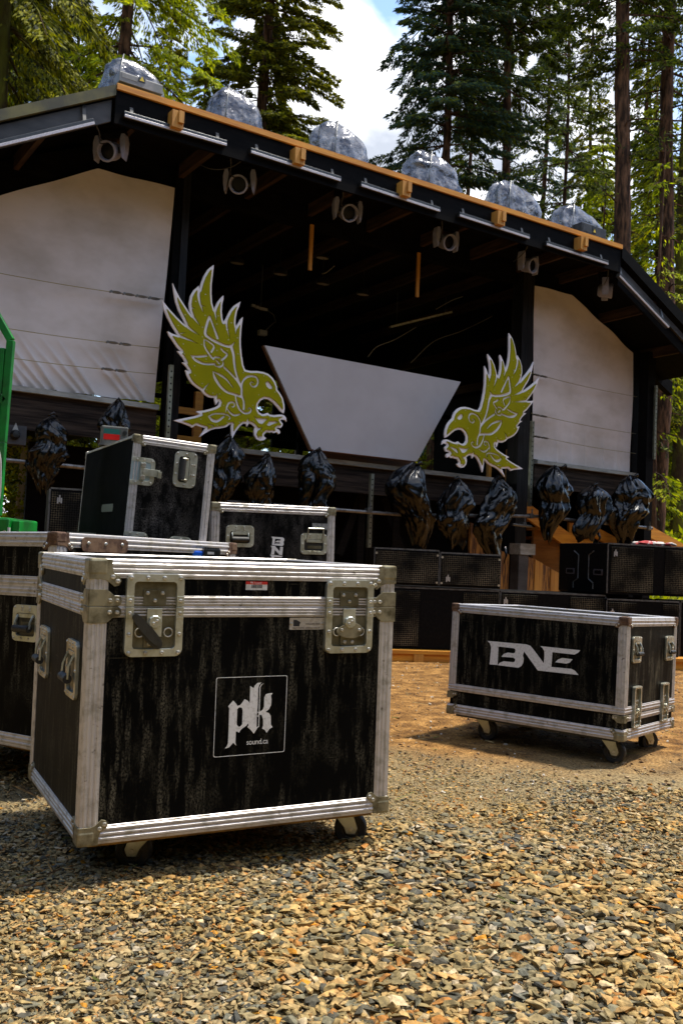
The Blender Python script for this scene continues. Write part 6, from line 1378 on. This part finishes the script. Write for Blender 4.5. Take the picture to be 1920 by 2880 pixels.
def conifer(name, u, vy, Y, H, base, R, kind, seed, label, cat='conifer', trunk=.22, droop=.5, dens=1.0, group='conifers behind the stage', bark=None, lean=0.0, size=1.0, whorl=.42, moss=0, up=0.0):
    """trunk passes through pixel (u, vy) at depth Y"""
    rg = np.random.default_rng(seed); p = on_depth(u, vy, Y); root = thing(name, (p.x - lean * p.z, Y, 0), label, cat, group)
    g = G(); pts = [(lean * z + .06 * math.sin(z * .5 + seed), .05 * math.cos(z * .4), z) for z in np.linspace(-.3, H, 70)]
    o0 = len(g.v); g.tube(pts, [trunk * (1 - .8 * max(0, z[2]) / H) * (1.25 if z[2] < .4 else 1) for z in pts], 14)
    for q in range(o0, len(g.v)):
        X_, Y_, Z_ = g.v[q]; a_ = q % 14; kq = 1 + .13 * noise.noise(Vector((a_ * 1.9 + seed, Z_ * 1.1, seed))) + .06 * noise.noise(Vector((a_ * 5.1, Z_ * 4, seed))); cxx = lean * Z_; g.v[q] = (cxx + (X_ - cxx) * kq, Y_ * kq, Z_); 
    PP_, DD, LL_, WW = [], [], [], []; br = G()
    for q in range(int((base - 2) * 3.2) if base > 4 else 0):
        zq = rg.uniform(2, base); a = rg.uniform(0, 6.283); ln = rg.uniform(.4, 1.5); cx, cy = math.cos(a), math.sin(a); kk_ = rg.uniform(-.5, .2)
        br.tube([(lean * zq + cx * f_ * ln, cy * f_ * ln, zq + kk_ * f_ * f_ * ln + .06 * math.sin(f_ * 9 + a)) for f_ in (0, .3, .6, 1)], [.03, .018, .011, .003], 4)
        if rg.random() < .55:
            n = int(ln * 60); t = rg.uniform(.3, 1, n); P = np.stack([lean * zq + cx * t * ln, cy * t * ln, zq + kk_ * t * t * ln], 1) + rg.normal(0, .10, (n, 3)); D = rg.normal(0, .5, (n, 3)) + np.array([cx * .5, cy * .5, -.5]); D /= np.linalg.norm(D, axis=1, keepdims=True)
            PP_.append(P); DD.append(D); LL_.append(rg.uniform(.07, .18, n)); WW.append(rg.uniform(.02, .05, n))
    z = base; first = True
    while z < H - .3:
        f = (z - base) / (H - base); rr_ = R * (1 - f) ** .75 * (0.55 + .45 * min(1, f * 5 + .3)) + .15
        for b in range(rg.integers(4, 7)):
            a = rg.uniform(0, 6.283); ln = rr_ * rg.uniform(.6, 1.15)
            if rg.random() > min(1, dens * 1.15) : continue
            ls = .55 + Y * .022; n = max(6, int(ln * 74 * dens / ls)); t = rg.uniform(.12, 1, n) ** .8; t = np.sort(t)
            cx, cy = math.cos(a), math.sin(a); bend = rg.uniform(-.5, .5)
            X = cx * t * ln - cy * bend * t * t * ln * .3; Yc = cy * t * ln + cx * bend * t * t * ln * .3
            dz = (up * t - droop * t ** 1.6) * ln * .75
            zz = z + dz; P = np.stack([X + lean * z, Yc, zz], 1)
            br.tube([(lean * z + cx * q * ln - cy * bend * q * q * ln * .3, cy * q * ln + cx * bend * q * q * ln * .3, z + (up * q - droop * q ** 1.6) * ln * .75) for q in (0, .35, .7, 1)], [.028 * size * (1 - f * .5), .02, .012, .004], 4)
            # several sprays at each point: sideways twigs and hanging ones
            for k in range(5):
                sd_ = rg.choice([-1, 1], n); sp = (1 - t * .45) * rg.uniform(.15, 1, n) * .36 * min(1.0, ln)
                Q = P + np.stack([-cy * sd_ * sp, cx * sd_ * sp, -droop * .35 * sp], 1) + rg.normal(0, .02, (n, 3))
                D = np.stack([cx * .7 - cy * sd_ * .8, cy * .7 + cx * sd_ * .8, np.full(n, -.25 - droop * .9)], 1) + rg.normal(0, .28, (n, 3)); D /= np.linalg.norm(D, axis=1, keepdims=True)
                PP_.append(Q); DD.append(D); LL_.append(rg.uniform(.07, .17, n) * size * ls); WW.append(rg.uniform(.022, .05, n) * size * ls)
        z += whorl * rg.uniform(.7, 1.3)
    V, F = leaves(np.concatenate(PP_), np.concatenate(DD), np.concatenate(LL_), np.concatenate(WW), rg)
    g.v += [] ; tr = g.build('trunk', bark or m_bark, root, smooth=True); bo = br.build('branches', bark or m_bark, root)
    o = numpy_mesh('crown', V, F, LM[kind]); o.parent = root
    return root
conifer('spruce_tree', 745, 200, 27, 31, 3.0, 3.1, 'olive', 11, 'tall dense olive spruce behind the roof, left of the cloud gap', trunk=.25, droop=.38, dens=1.5, whorl=.30)
conifer('hemlock_tree', 361, 60, 20, 27, 5.0, 3.0, 'lime', 12, 'yellow green hemlock with hanging sprays above the left roof corner', trunk=.2, droop=.75, dens=.85)
conifer('mossy_conifer', 25, 60, 12.5, 17, 3.5, 1.9, 'olive', 13, 'dark mossy conifer with bare limbs at the far left edge', trunk=.16, droop=1.1, dens=1.3, bark=m_moss)
conifer('hemlock_tree', 1254, 300, 24, 27, 8.5, 2.7, 'blue', 14, 'bluish dark hemlock right of the open sky', trunk=.16, droop=.45, dens=1.0)
conifer('fir_tree', 1424, 300, 25, 30, 14.0, 2.6, 'dark', 15, 'fir with a thin straight dark trunk above the fourth roof cover', trunk=.17, droop=.4, dens=1.05, lean=.004)
conifer('fir_tree', 1750, 300, 22, 32, 13.5, 2.3, 'dark', 16, 'fir with a thick reddish brown trunk behind the right roof corner', trunk=.25, droop=.4, dens=.55, lean=.0)
conifer('fir_tree', 1880, 300, 23, 30, 11.5, 2.8, 'dark', 17, 'dark trunked fir near the right edge of the picture', trunk=.24, droop=.5, dens=.5)
conifer('mossy_conifer', 1905, 1300, 27, 26, 9, 2.6, 'olive', 18, 'mossy trunked conifer at the right edge beyond the stage', trunk=.26, droop=.5, dens=.4, bark=m_moss)
conifer('hemlock_tree', 1590, 400, 30, 26, 6, 2.9, 'dark', 19, 'thin see-through hemlock between the two straight trunks', trunk=.10, droop=.4, dens=.42)
conifer('young_hemlock', 1680, 900, 33, 17.0, 1.5, 3.2, 'lime', 20, 'bright yellow green young hemlock behind the right roof slope', trunk=.12, droop=.6, dens=.8)
conifer('young_hemlock', 1835, 900, 31, 17.5, 1, 3.4, 'lime', 21, 'bright yellow green young hemlock between the two right trunks', trunk=.12, droop=.6, dens=.8)
conifer('young_hemlock', 1990, 900, 29, 18, 1, 3.4, 'lime', 22, 'olive young hemlock just outside the right trunks', trunk=.12, droop=.6, dens=.8)
conifer('young_hemlock', 560, 500, 34, 20.5, 2, 3.2, 'lime', 23, 'yellow green young hemlock filling the gap left of the tall spruce', trunk=.14, droop=.6, dens=.85)
conifer('young_hemlock', 205, 300, 30, 23, 2, 3.0, 'olive', 24, 'loose hemlock with blue sky between its sprays behind the left roof', trunk=.14, droop=.7, dens=.5)
conifer('young_hemlock', 1400, 500, 36, 16, 1, 3.2, 'olive', 25, 'low olive hemlock just above the fourth and fifth roof covers', trunk=.14, droop=.5, dens=.8)
conifer('hemlock_tree', -60, 500, 22, 26, 3, 3.2, 'dark', 26, 'dark hemlock mass beyond the left edge', trunk=.2, droop=.8, dens=.8)
conifer('young_hemlock', 860, 700, 40, 15.5, 1, 2.6, 'olive', 27, 'small distant hemlock peeping over the roof right of the tall spruce', trunk=.14, droop=.5, dens=.8)
DK = 'distant conifers filling the wood behind the stage'
conifer('distant_conifer', 1320, 500, 40, 24, 4, 3.4, 'dark', 41, 'distant dark conifer between the bluish hemlock and the thin straight fir', trunk=.2, droop=.5, dens=.62, group=DK)
conifer('distant_conifer', 1530, 500, 38, 25, 4, 3.4, 'blue', 42, 'distant bluish conifer right of the thin straight fir trunk', trunk=.2, droop=.5, dens=.62, group=DK)
conifer('distant_conifer', 1655, 500, 42, 27, 3, 3.4, 'olive', 43, 'distant olive conifer just left of the thick reddish trunk', trunk=.2, droop=.5, dens=.62, group=DK)
conifer('distant_conifer', 1815, 500, 39, 27, 3, 3.4, 'dark', 44, 'distant olive conifer between the two right trunks', trunk=.2, droop=.5, dens=.62, group=DK)
conifer('distant_conifer', 110, 300, 27, 27, 3, 3.6, 'dark', 45, 'distant dark conifer above the left slope of the roof', trunk=.2, droop=.6, dens=1.1, group=DK)
conifer('distant_conifer', 470, 300, 38, 25, 3, 3.2, 'olive', 46, 'distant olive conifer between the yellow green hemlock and the tall spruce', trunk=.2, droop=.6, dens=.9, group=DK)
conifer('young_hemlock', 1690, 900, 25, 11.5, 1.5, 2.3, 'lime', 51, 'bright lime sapling close behind the right roof corner', trunk=.08, droop=.6, dens=.75)
conifer('young_hemlock', 1850, 900, 20.5, 10.5, 1.0, 2.2, 'lime', 52, 'bright lime sapling in front of the far right trunks', trunk=.08, droop=.6, dens=.35)
# trees seen through the openings in the back of the stage
for i, (u, lab) in enumerate(((530, 'young tree seen through the opening left of the left bird'), (835, 'pale trunked tree seen between the left bird and the board'), (1320, 'leafy tree seen between the board and the right bird'))):
    conifer('young_hemlock', u, 1200, 20 + i, 8.5, .6, 2.2, 'lime' if i != 2 else 'olive', 30 + i, lab, trunk=.12, droop=.5, dens=1.0, bark=m_birch if i == 1 else None)
# pale bare trunk at the left
p = on_depth(53, 1450, 11.5); r = thing('birch_tree', (p.x, 11.5, 0), 'thin pale trunk with lime leaves seen under the left wing', 'tree')
g = G(); g.tube([(0, 0, -.1), (.01, 0, .8), (.03, 0, 1.7), (.05, 0, 2.4)], [.075, .07, .06, .05], 10); g.build('trunk', m_birch, r, smooth=True)
rg = np.random.default_rng(4); n = 2600; Pn = np.stack([rg.normal(0, .30, n), rg.normal(0, .3, n), rg.uniform(.5, 2.2, n)], 1); Dn = rg.normal(size=(n, 3)); Dn /= np.linalg.norm(Dn, axis=1, keepdims=True)
V, F = leaves(Pn, Dn, rg.uniform(.04, .09, n), rg.uniform(.03, .05, n), rg); o = numpy_mesh('crown', V, F, LM['lime']); o.parent = r
# far wood behind everything
def far_wood():
    rg = np.random.default_rng(9); n = 90000; ang = rg.uniform(-.62, .62, n); dist = rg.uniform(38, 52, n); top = 6 + 3 * np.sin(ang * 23) + 2 * np.sin(ang * 61 + 1)
    z = rg.uniform(0, 1, n) ** .8 * top; P = np.stack([np.sin(ang) * dist, np.cos(ang) * dist, z], 1); D = rg.normal(size=(n, 3)) + np.array([0, 0, -.6]); D /= np.linalg.norm(D, axis=1, keepdims=True)
    V, F = leaves(P, D, rg.uniform(.4, .9, n), rg.uniform(.15, .35, n), rg); o = numpy_mesh('far_wood', V, F, LM['lime']); o['kind'] = 'stuff'
    n = 16000; x = rg.uniform(-9, 9, n); y = rg.uniform(16.5, 24, n); z = rg.uniform(0, 1, n) ** 1.5 * (1.2 + .8 * np.sin(x * 1.7)); V, F = leaves(np.stack([x, y, z], 1), (lambda q: q / np.linalg.norm(q, axis=1, keepdims=True))(rg.normal(size=(n, 3)) + np.array([0, 0, .5])), rg.uniform(.1, .3, n), rg.uniform(.04, .12, n), rg)
    o = numpy_mesh('undergrowth', V, F, LM['lime']); o['kind'] = 'stuff'
far_wood()
def shade_wood_round():
    # unseen ring of leaves, added to shade the low sky and darken glossy reflections
    rg = np.random.default_rng(19); n = 150000; ang = rg.uniform(rad(48), rad(312), n); dist = rg.uniform(12.5, 18, n); top = 9.5 + 2.2 * np.sin(ang * 17) + 1.4 * np.sin(ang * 41 + 1)
    right = (ang < rad(130)); dist = np.where(right, dist + 5, dist)
    z = rg.uniform(0, 1, n) * top; P = np.stack([np.sin(ang) * dist, np.cos(ang) * dist, z], 1); D = rg.normal(size=(n, 3)) + np.array([0, 0, -.6]); D /= np.linalg.norm(D, axis=1, keepdims=True)
    V, F = leaves(P, D, rg.uniform(.4, .9, n), rg.uniform(.15, .35, n), rg); o = numpy_mesh('surrounding_wood', V, F, LM['dark']); o['kind'] = 'stuff'
shade_wood_round()
for k_, o in [(0, o) for o in list(bpy.data.objects) if o.name.startswith('x') and o.type == 'EMPTY' and len(o.name) < 3]: bpy.data.objects.remove(o)
